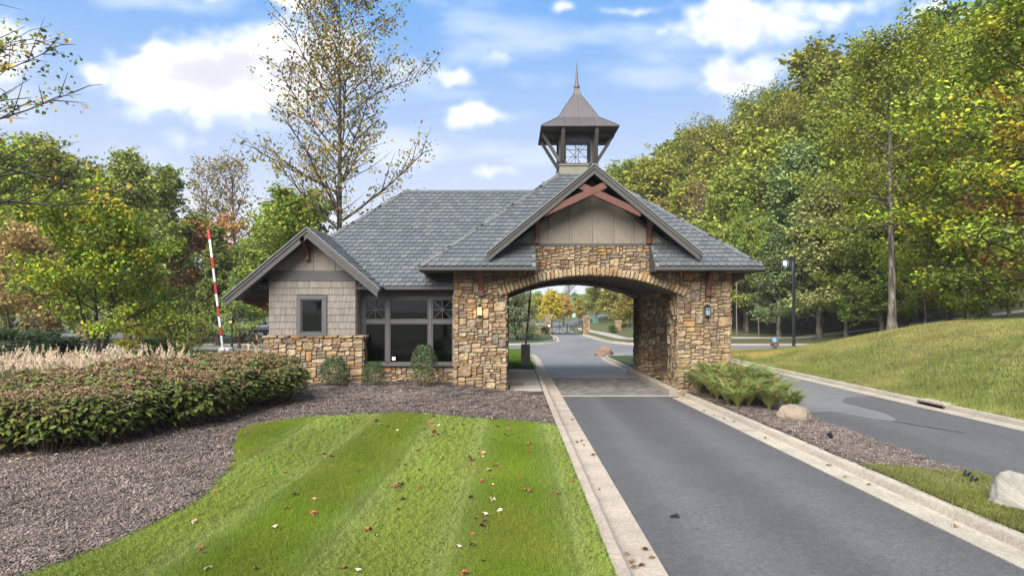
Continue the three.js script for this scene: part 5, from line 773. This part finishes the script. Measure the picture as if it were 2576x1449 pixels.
{
  const R = rng(501), A = [], B = [];
  const strip = (x) => { const t = ((x + 8.0 + .35) / 1.12) % 2; return t < 1 ? 0 : 1; };
  for (let k = 0; k < 110000 && A.length + B.length < 34000; k++) {
    const t = R(), Z = 4.6 + 13 * t * t * .999, x = R.r(-8, .9); if (R() > (Z < 9 ? 1 : 9 / Z + .2)) continue; const dd = sd(lawnPoly, x, Z); if (dd > -.02 + R() * .03) continue;
    const xs = x + (15 - Z) * .014 * Math.max(0, -x), s = strip(xs), f = ((xs + 8.35) / 1.12) % 1, edge = Math.exp(-(((f < .5 ? f : f - 1) / .17) ** 2)) * (.35 + .65 * fbm(xs * .6, Z * .7, 0, 3, 91)), n = fbm(x * .8, Z * .8, 0, 4, 93), dry = ss(.5, .72, fbm(x * 1.7 + 9, Z * .9, 0, 4, 95));
    const c = s ? tone(.138, .21, .02) : tone(.172, .236, .03); c.lerp(tone(.25, .30, .125), clamp(edge * .5 + (s ? 0 : .26), 0, 1)).lerp(tone(.21, .22, .045), dry * .4).multiplyScalar(.78 + .55 * n);  // stripe light and dark put into blade tint beside the lean; pale edges are clippings
    (s ? A : B).push([x, H(x, Z) - .004, -Z, R.r(.8, 1.2), R.r(-.5, .5), c]);
  }
  blades('lawn_grass', tuft(1, 64, .08, .03, [.05, -.7]), A, 'mown grass leaning away, tinted dark in the lawn stripes'); blades('lawn_grass', tuft(2, 64, .08, .03, [.05, .7]), B, 'mown grass leaning forward, tinted light in the lawn stripes');
  const S = []; for (let k = 0; k < 60000 && S.length < 22000; k++) { const Z = 12.5 + 29 * R(), x = R.r(11.1, 26); if (R() > 14 / Z + .12) continue; if (x / Z > .80) continue; S.push([x, H(x, Z) - .01, -Z, R.r(1.1, 2), R.r(0, 6.28), turfCol(x, Z).multiplyScalar(1.3 * (.7 + .6 * fbm(x * 1.4, Z * 1.4, 0, 3, 97)))]); }
  blades('mound_grass', tuft(3, 34, .12, .05, [0, 0]), S, 'dry short grass on the mound');
  const Wd = []; for (let k = 0; k < 16000 && Wd.length < 700; k++) { const Z = 12.5 + 27 * R(), x = R.r(11.15, 25); if (x / Z > .8 || fbm(x * .7, Z * .7, 0, 4, 141) < .56) continue; Wd.push([x, H(x, Z) - .01, -Z, R.r(.8, 2), R.r(0, 6.28), tone(.12, .165, .05, R.r(.7, 1.25))]); } blades('mound_weeds', tuft(6, 22, .09, .11, [.1, .1]), Wd, 'taller green weeds in the mound grass');
  const Q = []; for (let k = 0; k < 9000; k++) { const Z = R.r(3, 10.3), x = R.r(5.3, 6.95); if (x < xk(Z) + .02) continue; if (Z > 9 && R() < .6) continue; Q.push([x, medY(x, Z) + .012, -Z, R.r(.7, 1.2), R.r(0, 6.28), tone(.14, .155, .045, .7 + .7 * fbm(x * 2, Z * 2, 0, 3, 99))]); }
  blades('median_grass', tuft(4, 30, .08, .045, [0, 0]), Q, 'thin grass on the median strip');
  const L = []; for (let k = 0; k < 12000; k++) { const Z = R.r(28, 42), x = R.r(-2, .8); L.push([x, H(x, Z) - .01, -Z, R.r(1.2, 2), R.r(0, 6.28), lushCol(x, Z).multiplyScalar(1.5)]); } blades('lawn_grass', tuft(5, 30, .12, .05, [0, 0]), L, 'grass behind the barrier cabinet');
  // wood chips
  const chip = (() => { const a = new Acc(), Rr = rng(7); for (let k = 0; k < 70; k++) { const x = Rr.g() * .16, z = Rr.g() * .16, m = new THREE.Matrix4().compose(V(x, Rr.r(.0, .022), z), new THREE.Quaternion().setFromEuler(new THREE.Euler(Rr.r(-.5, .5), Rr.r(0, 6.28), Rr.r(-.5, .5))), V(1, 1, 1)), q = [V(-.5, 0, -.5), V(.5, 0, -.5), V(.5, 0, .5), V(-.5, 0, .5)].map((p) => p.multiply(V(Rr.r(.02, .06), 1, Rr.r(.006, .016))).applyMatrix4(m)), v = Rr() < .08 ? 2.2 : Rr.r(.45, 1.35); a.poly(q, uy, tone(v, v * Rr.r(.82, .95), v * Rr.r(.76, .95))); } return a.geo(); })();
  const mc = []; for (let k = 0; k < 9000; k++) { const Z = 5 + 16 * R() * R() ** .3, x = R.r(-9.5, .9); if (sd(lawnPoly, x, Z) < .12) continue; mc.push([x, H(x, Z) - .03, -Z, R.r(.8, 1.3), R.r(0, 6.28), mulchCol(x, Z).multiplyScalar(.95)]); } for (let k = 0; k < 1500; k++) { const Z = R.r(9.2, 19.5), x = R.r(5.2, 6.85); if (x < xk(Z) + .1) continue; mc.push([x, medY(x, Z) + .002, -Z, R.r(.7, 1), R.r(0, 6.28), mulchCol(x, Z)]); }
  const m = blades('mulch_chips', chip, mc, 'shredded bark mulch'); m.material = mat(0xffffff, { vertexColors: true, roughness: .95, side: THREE.DoubleSide });
}
{
  const R = rng(511), kinds = [[[.42, .30, .17], 'curled tan fallen leaf lying on the lawn'], [[.22, .10, .04], 'rusty brown fallen leaf lying on the lawn'], [[.34, .10, .04], 'reddish fallen leaf lying on the lawn'], [[.55, .43, .30], 'pale dry fallen leaf lying on the lawn'], [[.10, .065, .03], 'dark shrivelled fallen leaf lying on the lawn']];
  const geo = kinds.map(([c], k) => { const a = new Acc(), Rr = rng(600 + k), cc = tone(...c), n = 5; for (let q = 0; q < n; q++) { const az = (q - 2) * .62; a.leaf(V(0, .012, 0), V(Math.sin(az), Rr.r(.05, .5), Math.cos(az)).normalize(), V(Rr.r(-.3, .3), 1, Rr.r(-.3, .3)).normalize(), .075 * (1 - Math.abs(q - 2) * .13), .05, cc.clone().multiplyScalar(Rr.r(.8, 1.2)), .35); } a.tube([V(0, .012, 0), V(.01, .02, -.045)], [.0022, .0015], 4, cc); return a.geo(); });
  const place = (x, y, Z, k, s, lb, gr) => { const o = M_(numbered('fallen_leaf'), geo[k], MS.flower, scene); o.position.set(x, y, -Z); o.rotation.set(R.r(-.35, .35), R.r(0, 6.28), R.r(-.35, .35)); o.scale.setScalar(s); info(o, lb, 'leaf', gr); };
  for (let n = 0, k = 0; n < 105 && k < 4000; k++) { const Z = 6 + 10 * R(), x = R() < .45 ? R.pick([-.35, -.35, -1.5, -2.6]) + R.g() * .2 : R.r(-5.5, .85); if (sd(lawnPoly, x, Z) > -.06) continue; const q = Math.floor(R() * 5); place(x, H(x, Z) + .022, Z, q, R.r(.4, 1.0), kinds[q][1], 'fallen leaves on the lawn'); n++; }
  for (let n = 0; n < 12; n++) { const Z = R.r(6.3, 17), x = R.r(1.15, 1.4), q = R() < .5 ? 1 : 0; place(x, .012, Z, q, R.r(.5, .9), 'brown leaf lying in the gutter beside the lawn', 'leaves in the gutter'); }
  for (let n = 0; n < 10; n++) { const Z = R.r(7.5, 17), x = xr(Z) + R.r(.1, .3); place(x, .012, Z, R() < .5 ? 1 : 0, R.r(.5, .9), 'brown leaf lying in the gutter beside the median', 'leaves in the median gutter'); }
  for (let n = 0; n < 34; n++) { const t = R(), p = hit(lerp(-20, 760, t), lerp(1165, 1010, t) + R.r(-8, 14)); place(p.x, p.y + .005, -p.z, R() < .6 ? 0 : 3, R.r(.6, 1.1), 'dry leaf lying on the mulch below the hedge', 'leaves on the mulch'); }
}
// ---------- objects ----------
const MO = {
  white: mat(tone(.72, .73, .74), { roughness: .5 }), red: mat(tone(.42, .02, .03), { roughness: .5 }), taupe: mat(tone(.5, .46, .41), { map: rep(T.paint, 1), roughness: .6 }), black: mat(tone(.018, .02, .022), { roughness: .4, metalness: .3 }),
  green: mat(tone(.012, .03, .028), { roughness: .45 }), boxgreen: mat(tone(.06, .14, .115), { roughness: .5 }), blue: mat(tone(.08, .20, .29), { roughness: .5 }), brown: mat(tone(.11, .055, .045), { roughness: .6 }),
  clear: new THREE.MeshPhysicalMaterial({ color: tone(.75, .85, .92), roughness: .05, transmission: 1, thickness: 0, ior: 1.5 }),
  rubber: mat(tone(.02, .02, .02), { roughness: .9 }), dark: mat(tone(.02, .025, .03), { roughness: .12 }),
};
// wall lanterns
function lantern(name, label, o, lit) {
  const g = thing(name, label, 'wall lantern', o, 'wall lanterns on the piers'), p = (n, a, m) => M_(n, a, m, g);
  const bp = new Acc(); bp.at(.1, .2, .02, 0, .3, .01); bp.bar(V(0, .36, .015), V(0, .40, .12), .025, .025, .004); p('wall_plate', bp, MO.black);
  const rf = new Acc(); rf.lathe([[.02, .42], [.03, .40], [.10, .345], [.135, .325], [.135, .315], [0, .315]], 4, new THREE.Matrix4().makeRotationY(Math.PI / 4).setPosition(0, 0, .13)); p('hood', rf, MO.black);
  const fr = new Acc(); for (const [x, z] of [[-1, -1], [1, -1], [1, 1], [-1, 1]]) fr.at(.016, .28, .016, x * .078, .17, .13 + z * .078, 0, .003); fr.at(.17, .014, .016, 0, .235, .13 + .079); fr.at(.014, .27, .016, 0, .17, .13 + .083); p('frame', fr, MO.black);
  const bs = new Acc(); bs.at(.18, .03, .18, 0, .018, .13); p('base', bs, MO.black);
  const gl = new Acc(); gl.at(.135, .26, .135, 0, .17, .13, 0, .004); p('glass_shade', gl, lit ? mat(tone(.8, .55, .2), { emissive: tone(1, .58, .16), emissiveIntensity: .55, roughness: .4 }) : new THREE.MeshPhysicalMaterial({ color: tone(.5, .68, .78), roughness: .25, transmission: .7, thickness: 0 }));  // unlit shade: bluish reflection put into the glass colour
  if (lit) { const l = new THREE.PointLight(tone(1, .62, .25), .3, 0, 2); l.position.set(0, .17, .13); l.castShadow = true; l.shadow.radius = 2; g.add(l); }
  else { const b = new Acc(); b.lathe([[0, .06], [.02, .06], [.022, .2], [0, .22]], 8, new THREE.Matrix4().makeTranslation(0, 0, .13)); p('bulb', b, mat(tone(.8, .85, .9), { roughness: .3 })); }
  g.scale.setScalar(.86); return g;
}
lantern('wall_lantern', 'amber lit wall lantern on the stone pier beside the booth glazing', V(P(1207, 0, ZF).x, P(0, 795, ZF).y, -ZF + .05), true);
lantern('wall_lantern', 'unlit black wall lantern with a bluish reflection coloured into its glass on the pier above the ferns', V(P(1777, 0, ZF).x, P(0, 796, ZF).y, -ZF + .05), false);
// barriers
function barrier(name, label, o, cab, arm, L, lean, bands, m1, m2, turn = 0) {
  const g = thing(name, label, 'barrier', o); g.rotation.y = turn; const [w, h, d] = cab, a = new Acc(); a.at(w + .1, .03, d + .12, 0, .015, 0); M_('base_plate', a, m1, g);
  const b = new Acc(); const c = w * .12; b.prism([V(-w / 2, .03, d / 2), V(w / 2, .03, d / 2), V(w / 2, h - c, d / 2), V(w / 2 - c, h, d / 2), V(-w / 2 + c, h, d / 2), V(-w / 2, h - c, d / 2)], V(0, 0, -d)); const cb = M_('cabinet', b, m1, g); const lp = new Acc(); lp.at(w * .4, .025, .006, 0, h * .82, d / 2 + .003, 0, .001); M_('maker_plate', lp, MO.black, cb);
  const p0 = V(0, h * .92, d / 2 + .05), dir = V(Math.sin(lean), Math.cos(lean), 0), ar = new Acc(); ar.bar(p0.clone().addScaledVector(dir, -.18), p0.clone().addScaledVector(dir, L), .045, .08, .006, undefined, ux); const am = M_('arm', ar, m2, g);
  for (const [s, e] of bands) { const q = new Acc(); q.bar(p0.clone().addScaledVector(dir, s), p0.clone().addScaledVector(dir, e), .051, .086, .004, undefined, ux); M_('red_band', q, MO.red, am); }
  const hb = new Acc(); hb.lathe([[0, -.06], [.07, -.06], [.075, -.03], [.075, .03], [.07, .06], [0, .06]], 12, new THREE.Matrix4().makeRotationX(Math.PI / 2).setPosition(p0.x, p0.y, d / 2 + .03)); M_('pivot', hb, m1, g);
}
{ const Z = 27, o = onPx(566, Z); o.y = .0; barrier('barrier_gate', 'raised red and white barrier arm with white cabinet behind the hedge', V(o.x, .05, -Z), [.42, 1.0, .4], 1, 4.75, -.118, [[4.35, 4.75], [3.2, 3.65], [2.2, 2.68], [1.3, 1.72], [.55, .9]].map((q) => q), MO.white, MO.white); }
{ const Z = 29; barrier('barrier_gate', 'raised barrier arm on a taupe cabinet beside the lane behind the arch', V((1322 - CX) / F * Z, -.03, -Z), [.38, 1.12, .36], 1, 3.4, .09, [[1.35, 1.95], [2.45, 3.1], [.65, 1.0]], MO.taupe, mat(tone(.42, .41, .39), { roughness: .6 })); }
// street lamp by the cross street
{
  const Z = 41, o = onPx(1998, Z); const g = thing('street_lamp', 'black street lamp with one lit hanging lantern above the hydrant', 'street lamp', o), hgt = 5.45;
  const b = new Acc(); b.at(.42, .06, .42, 0, .03, 0); b.at(.16, .12, .16, 0, .1, 0); M_('base_plate', b, MO.black, g); const p = new Acc(); p.at(.15, hgt, .15, 0, hgt / 2, 0, 0, .02); M_('pole', p, MO.black, g); const c = new Acc(); c.lathe([[0, hgt], [.09, hgt], [.06, hgt + .06], [0, hgt + .12]], 8); M_('cap', c, MO.black, g);
  const a = new Acc(); a.bar(V(0, hgt - .12, 0), V(-.62, hgt - .05, 0), .05, .06, .006); a.bar(V(-.05, hgt - .45, 0), V(-.4, hgt - .08, 0), .035, .035, .006); M_('arm', a, MO.black, g);
  const hd = new Acc(), m = (n) => new THREE.Matrix4().makeTranslation(-.52, n, 0); hd.lathe([[0, .12], [.04, .1], [.2, .02], [.33, -.03], [.33, -.05], [0, -.05]], 16, m(hgt - .1)); M_('hood', hd, MO.black, g);
  const gl = new Acc(); gl.lathe([[.2, -.05], [.19, -.4], [.12, -.44]], 14, m(hgt - .1)); M_('glass_shade', gl, MO.clear, g); const rb = new Acc(); for (let k = 0; k < 4; k++) { const t = k * 1.57 + .4; rb.bar(V(-.52 + Math.cos(t) * .21, hgt - .15, Math.sin(t) * .21), V(-.52 + Math.cos(t) * .2, hgt - .52, Math.sin(t) * .2), .02, .02, .003); } M_('frame', rb, MO.black, g);
  const bl = new Acc(); bl.lathe([[0, -.06], [.08, -.08], [.1, -.16], [.06, -.27], [0, -.3]], 10, m(hgt - .1)); M_('lamp_bulb', bl, mat(tone(.9, .9, .95), { emissive: tone(1, .95, 1), emissiveIntensity: 3 }), g); const l = new THREE.PointLight(tone(1, .95, 1), 3, 0, 2); l.position.set(-.52, hgt - .27, 0); l.castShadow = true; l.shadow.radius = 4; g.add(l);
}
// hydrant
{
  const g = thing('fire_hydrant', 'brown fire hydrant with blue bonnet on straw patch', 'hydrant', onPx(1950, 38)); const a = new Acc(); a.lathe([[0, 0], [.17, 0], [.17, .05], [.12, .06], [.12, .40], [.16, .41], [.16, .46], [0, .46]], 14); M_('barrel', a, MO.brown, g); const b = new Acc(); b.lathe([[.145, .46], [.14, .56], [.1, .65], [.04, .68], [.04, .74], [0, .74]], 14); M_('bonnet', b, MO.blue, g); for (const s of [-1, 1]) { const n = new Acc(); n.lathe([[0, 0], [.065, 0], [.065, .09], [.08, .095], [.08, .13], [0, .13]], 10, new THREE.Matrix4().makeRotationZ(-s * Math.PI / 2).setPosition(s * .1, .33, 0)); M_('outlet', n, MO.brown, g); } const n = new Acc(); n.lathe([[0, 0], [.085, 0], [.085, .09], [.1, .095], [.1, .13], [0, .13]], 10, new THREE.Matrix4().makeRotationX(Math.PI / 2).setPosition(0, .28, .09)); M_('outlet', n, MO.brown, g);
  const R = rng(31), s = []; for (let k = 0; k < 2600; k++) { const x = 12.8 + R.g() * 1.1, Z = 35.6 + R.g() * 1.9; if (x < 11.3) continue; s.push([x, H(x, Z) + .004, -Z, R.r(.8, 1.4), R.r(0, 6), tone(.62, .44, .17, R.r(.7, 1.2))]); } const geo = tuft(9, 26, .13, .04, [1.6, .6]); blades('straw', geo, s, 'straw mulch spread around the hydrant');
}
// boulders
function boulder(name, label, o, s, c, seed, ry = 0) {
  const g = new THREE.IcosahedronGeometry(1, 20), P2 = g.attributes.position, R = rng(seed), pl = []; for (let k = 0; k < 13; k++) pl.push([V(R.r(-1, 1), R.r(-.2, 1), R.r(-1, 1)).normalize(), R.r(.66, .9)]);
  for (let k = 0; k < P2.count; k++) { const v = V(0, 0, 0).fromBufferAttribute(P2, k).normalize(); let r = 1.05; for (const [n, d] of pl) { const q = v.dot(n); if (q > .05) r = Math.min(r, d / q); } const n1 = fbm(v.x * 3 + seed, v.y * 3 + v.z * 2.1, 0, 4, seed) - .5, n2 = fbm(v.x * 11 + v.z * 5, v.y * 11 + v.z * 6, 0, 3, seed + 3) - .5; v.multiplyScalar(r * (1 + .16 * n1 + .05 * n2)); v.y = Math.max(v.y, -.35); P2.setXYZ(k, v.x, v.y, v.z); }
  g.deleteAttribute('normal'); const gg = mergeVerts(g); gg.computeVertexNormals(); const o2 = M_(numbered(name), gg, mat(tone(...c), { map: rep(T.conc, 1.5), bumpMap: rep(T.rockH, 1.2), bumpScale: .015, roughness: .93 }), scene); o2.position.copy(o); o2.scale.copy(s); o2.rotation.y = ry; return info(o2, label, 'boulder');
}
function mergeVerts(g) { const p = g.attributes.position, map = new Map(), pos = [], uv = [], idx = []; for (let k = 0; k < p.count; k++) { const key = [p.getX(k), p.getY(k), p.getZ(k)].map((v) => Math.round(v * 1e4)).join(); let i = map.get(key); if (i === undefined) { i = pos.length / 3; map.set(key, i); pos.push(p.getX(k), p.getY(k), p.getZ(k)); uv.push(p.getX(k) * .5 + p.getZ(k) * .31, p.getY(k) * .5 + p.getZ(k) * .3); } idx.push(i); } const o = new THREE.BufferGeometry(); o.setAttribute('position', new THREE.Float32BufferAttribute(pos, 3)); o.setAttribute('uv', new THREE.Float32BufferAttribute(uv, 2)); o.setIndex(idx); return o; }
boulder('boulder', 'tan boulder on the mulched median beside the ferns', V(6.40, .09, -15.5), V(.45, .36, .36), [.31, .255, .2], 3, .3);
boulder('boulder', 'large pale grey boulder on the median grass', V(6.25, .05, -8.4), V(.5, .44, .42), [.33, .315, .285], 8, 1.1);
boulder('boulder', 'brown boulder at the nose of the median behind the arch', V(5.2, .1, -38.3), V(.62, .48, .5), [.27, .19, .14], 12, 2);
// storm drain in the kerb
{
  const g = thing('storm_drain', 'open storm drain inlet set in the kerb below the grass mound', 'drain', V(10.9, 0, -17.7)); const a = new Acc(); a.at(.34, .06, 1.14, .13, .115, 0); M_('lid', a, mat(tone(.5, .46, .4), { map: rep(T.conc, 1) }), g); const f = new Acc(); f.at(.03, .02, 1.1, -.03, .075, 0); f.at(.04, .12, .03, -.03, .03, .54); f.at(.04, .12, .03, -.03, .03, -.54); M_('frame', f, mat(tone(.12, .06, .04), { roughness: .8 }), g); const d = new Acc(); d.at(.03, .3, 1.1, .26, -.06, 0); d.at(.34, .02, 1.1, .1, -.2, 0); M_('pit', d, MO.rubber, g); const q = new Acc(); q.at(.4, .03, 1.13, -.2, -.012, 0); M_('gutter_apron', q, mat(tone(.42, .37, .31), { map: rep(T.conc, 1) }), g);  // pit faces near-black, standing in for the shade inside the inlet
}
// far gate, its piers and wing wall
function stonePier(name, label, x, Z, w, h, d = w, y0 = H(x, Z)) {
  const g = thing(name, label, 'stone pier', V(x, y0 - .1, -Z)), R = rng(Math.round(x * 31 + Z)), a = new Acc(); a.at(w - .06, h, d - .06, 0, h / 2, 0); M_('core', a, MH.mortar, g); const s = new Acc(), keep = stones.length;
  ledge(V(-w / 2, 0, d / 2 - .05), ux, uy, w, h, 900 + x * 3 + Z); ledge(V(w / 2 - .05, 0, d / 2), mz, uy, d, h, 910 + x); ledge(V(-w / 2 + .05, 0, -d / 2), uz, uy, d, h, 920 + x); ledge(V(w / 2, 0, -d / 2 + .05), mx, uy, w, h, 930 + x);
  for (const [m, sh, c] of stones.splice(keep)) s.add(stoneShapes[sh].geo(), m, stoneCols[c]); M_('stonework', s, MH.stone, g).userData.kind = 'stuff'; const c = new Acc(); c.at(w + .1, .09, d + .1, 0, h + .045, 0, 0, .02, tone(.42, .36, .29)); M_('cap', c, MG.conc, g); return g;
}
{
  const Z = 73, q = (x) => (x - CX) / F * Z, by = .0;
  stonePier('gate_pier', 'taller stone gate pier joined to a low wing wall', q(1378.5), Z, .64, 2.12, .64, .05); stonePier('gate_pier', 'stone gate pier standing alone by the lawn path', q(1475), Z, .68, 2.02, .68, .05); stonePier('wing_wall', 'low stone wing wall curving from the gate pier', q(1359), Z + .2, .95, 1.15, .4, .08); stonePier('stone_pier', 'short stone pier beyond the footpath', q(1543) + .2, 71, .62, 1.2, .62); stonePier('stone_pier', 'short stone pier at the parking entrance behind the yard tree', -35.6, 57, 1.1, 1.5, 1.1);
  const pl = new Acc(); const np = thing('notice_plate', 'small white notice plate on the gate pier', 'sign', V(q(1381), .95, -Z + .38)); pl.at(.2, .22, .02, 0, 0, 0); M_('plate', pl, MO.white, np);
  const leafGate = (x0, x1, lb) => { const g = thing('metal_gate', lb, 'gate', V((x0 + x1) / 2, .08, -Z), 'the two gate leaves'), w = x1 - x0, s = Math.sign(x1 - (q(1427))) > 0 ? 1 : -1, oy = 1.55, iy = 1.2, b = (n, p, r, t = .085) => { const a = new Acc(); a.bar(p, r, t, t, .008, undefined, Math.abs(p.x - r.x) < .01 ? uz : uy); M_(n, a, MO.green, g); }; const O = s * w / 2, I = -s * w / 2; b('stile', V(O, 0, 0), V(O, oy, 0)); b('stile', V(I, 0, 0), V(I, iy - .03, 0)); b('stile', V(0, 0, 0), V(0, iy + .05, 0), .07); b('rail', V(O, .03, .01), V(I, .03, .01)); b('rail', V(O, .8, .01), V(I, .8, .01), .07); b('brace', V(O, .05, .02), V(0, .78, .02), .07); b('brace', V(I, .05, .02), V(0, .78, .02), .07); const t = new Acc(); const pts = []; for (let k = 0; k <= 8; k++) { const f = k / 8; pts.push(V(lerp(O, I, f), iy + (oy - iy) * (1 - f) ** 1.8, 0)); } t.tube(pts, () => .045, 6); M_('top_rail', t, MO.green, g); };
  leafGate(q(1389), q(1426.3), 'dark green metal gate leaf hung on the taller pier'); leafGate(q(1427.5), q(1465), 'dark green metal gate leaf hung on the lone pier');
}
for (const [px, Z, s, lb] of [[1496, 96, 1, 'large green utility box on mulch beyond the gate'], [1502.5, 95, .65, 'smaller green utility box beside the large one']]) { const g = thing('utility_box', lb, 'utility box', onPx(px, Z, -.05)); const a = new Acc(); a.at(.6 * s, .85 * s, .55 * s, 0, .42 * s, 0, 0, .03); M_('cabinet', a, MO.boxgreen, g); const b = new Acc(); b.prism([V(-.32 * s, .85 * s, .3 * s), V(.32 * s, .85 * s, .3 * s), V(.32 * s, .93 * s, -.3 * s), V(-.32 * s, .93 * s, -.3 * s)], V(0, .04, 0)); M_('lid', b, MO.boxgreen, g); }
{ const g = thing('street_sign', 'pale street sign on a thin post beyond the gate', 'sign', onPx(1444, 92)); const a = new Acc(); a.at(.06, 1.5, .06, 0, .75, 0); M_('post', a, MO.boxgreen, g); const b = new Acc(); b.at(.42, .55, .03, 0, 1.65, .03); M_('panel', b, mat(tone(.25, .36, .32)), g); }
// post lamp by the cross street
{
  const o = onPx(582, 42); const g = thing('post_lamp', 'small black post lamp with round head beside the footway', 'post lamp', o); const a = new Acc(); a.lathe([[0, 0], [.13, 0], [.12, .08], [.08, .14], [.075, .45], [.06, .5], [.05, .55], [.045, 1.55], [.06, 1.6], [0, 1.62]], 12); M_('post', a, MO.black, g); const b = new Acc(); b.lathe([[.05, 1.6], [.14, 1.66], [.17, 1.8], [.13, 1.92], [.16, 1.95], [.08, 2.05], [.03, 2.12], [.02, 2.2], [0, 2.22]], 14); M_('lamp_head', b, MO.black, g); const c = new Acc(); c.at(.2, .14, .03, -.02, 1.72, .16); M_('mail_flag', c, mat(tone(.4, .33, .1)), g);
}
// parked cars beyond the hedge
function car(label, o, turn, m) {
  const g = thing('parked_car', label, 'car', o, undefined); g.rotation.y = turn; const W = .9, S = (pts, w, z) => { const a = new Acc(); a.prism(pts.map(([x, y]) => V(x, y, z)), V(0, 0, w)); return a; };
  M_('body', S([[-2.3, .32], [-1.75, .3], [1.8, .3], [2.3, .38], [2.34, .75], [2.1, .98], [1.0, 1.06], [-2.05, 1.08], [-2.36, .9]], 2 * W, -W), m, g);
  const cab = new Acc(), lo = [[-2.02, 1.07], [1.02, 1.05]], hi = [[-1.65, 1.66], [.25, 1.66]], c8 = []; for (const s of [-1, 1]) c8.push(V(lo[0][0], lo[0][1], s * .86), V(lo[1][0], lo[1][1], s * .86), V(hi[1][0], hi[1][1], s * .7), V(hi[0][0], hi[0][1], s * .7)); const mid = V(-.6, 1.3, 0), F4 = [[0, 1, 2, 3], [4, 5, 6, 7], [0, 1, 5, 4], [1, 2, 6, 5], [2, 3, 7, 6], [3, 0, 4, 7]]; for (const f of F4) { const p = f.map((k) => c8[k]); cab.poly(p, p.reduce((s, q) => s.add(q), V(0, 0, 0)).divideScalar(4).sub(mid)); } M_('cabin', cab, m, g);
  for (const s of [-1, 1]) { const z = (y) => s * (lerp(.86, .7, (y - 1.06) / .6) + .012); for (const [a, b] of [[-1.75, -.95], [-.88, -.1], [-.03, .62]]) { const t = b > .5 ? .38 : .02, q = new Acc(); q.poly([V(a - (a < -1.5 ? .12 : 0), 1.13, z(1.13)), V(b + t * .55, 1.13, z(1.13)), V(b - t, 1.57, z(1.57)), V(a + (a < -1.5 ? .12 : 0), 1.57, z(1.57))], V(0, 0, s)); M_('side_window', q, MO.dark, g); } for (const x of [-1.42, 1.4]) { const w = new Acc(); w.lathe([[0, -.1], [.3, -.1], [.345, -.07], [.345, .07], [.3, .1], [0, .1]], 18, new THREE.Matrix4().makeRotationX(Math.PI / 2).setPosition(x, .345, s * .84)); const wh = M_('wheel', w, MO.rubber, g); const r = new Acc(); r.lathe([[0, 0], [.2, 0], [.22, -.02]], 12, new THREE.Matrix4().makeRotationX(s * Math.PI / 2).setPosition(x, .345, s * .945)); M_('rim', r, MO.taupe, wh); } const hl = new Acc(); hl.at(.12, .14, .3, 2.28, .78, s * .68); M_('headlight', hl, MO.clear, g); const tl = new Acc(); tl.at(.08, .2, .2, -2.32, .9, s * .72); M_('tail_light', tl, MO.red, g); }
  const ws = new Acc(); ws.poly([V(.99, 1.12, -.76), V(.99, 1.12, .76), V(.31, 1.62, .64), V(.31, 1.62, -.64)], V(1, 1, 0)); M_('windscreen', ws, MO.dark, g); const rw = new Acc(); rw.poly([V(-2.03, 1.14, -.74), V(-2.03, 1.14, .74), V(-1.72, 1.6, .64), V(-1.72, 1.6, -.64)], V(-1, .3, 0)); M_('rear_window', rw, MO.dark, g); const bp = new Acc(); bp.at(.1, .2, 1.7, 2.33, .45, 0); bp.at(.1, .2, 1.7, -2.35, .5, 0); M_('bumper', bp, MO.rubber, g);
}
car('white car parked beside the sapling stems', onPx(505, 66, .0), 1.9, MO.white); car('white car with dark side windows parked behind the post lamp', onPx(565, 66, .0), .15, mat(tone(.68, .70, .73), { roughness: .35 })); car('silver car parked nearest the booth gable', onPx(628, 67, .0), 2.4, mat(tone(.42, .44, .46), { roughness: .35, metalness: .3 }));
// odds and ends
{
  for (const [px, py, lb] of [[2090, 1132, 'small black spotlight in the mulch of the median']]) { const Z = 12.6, x = (px - CX) / F * Z; const g = thing('garden_spotlight', lb, 'spotlight', V(x, medY(x, Z), -Z)); const a = new Acc(); a.lathe([[0, -.05], [.012, -.05], [.012, .04], [0, .04]], 8); M_('stake', a, MO.black, g); const b = new Acc(); b.lathe([[0, -.05], [.035, -.05], [.045, .05], [.04, .055], [0, .045]], 12, new THREE.Matrix4().makeRotationZ(.5).setPosition(0, .08, 0)); M_('lamp_head', b, MO.black, g); }
  for (const [px, Z, lb] of [[2450, 9.6, 'small black spotlight by the pale boulder'], [2432, 9.9, 'small black spotlight beside a pale cable on the median']]) { const x = (px - CX) / F * Z; const g = thing('garden_spotlight', lb, 'spotlight', V(x, medY(x, Z), -Z)); const b = new Acc(); b.lathe([[0, -.05], [.035, -.05], [.045, .05], [.04, .055], [0, .045]], 12, new THREE.Matrix4().makeRotationZ(-.6).setPosition(0, .06, 0)); M_('lamp_head', b, MO.black, g); const a = new Acc(); a.lathe([[0, -.05], [.012, -.05], [.012, .03], [0, .03]], 8); M_('stake', a, MO.black, g); }
  const sp = thing('scrap', 'small black plastic scrap lying on the lane', 'scrap', hit(1697, 1303, -.12).setY(.004)); const a = new Acc(); a.prism([V(-.06, 0, .02), V(.05, 0, .035), V(.06, 0, -.03), V(.0, 0, -.02), V(-.04, 0, -.035)], V(.005, .018, 0)); M_('plate', a, MO.black, sp); const b = new Acc(); b.bar(V(-.05, .02, .01), V(.05, .035, -.01), .012, .012, .002); M_('rib', b, MO.black, sp);
  const mt = thing('floor_mat', 'brown ribbed mat on the walkway under the arch', 'mat', V(.12, .127, -21.9)); for (let k = 0; k < 9; k++) { const m = new Acc(); m.at(.5, .012, .09, 0, .006, -.44 + k * .1, 0, .003); M_('slat', m, mat(tone(.16, .105, .075), { roughness: .9 }), mt); }
}
renderer.render(scene, camera);
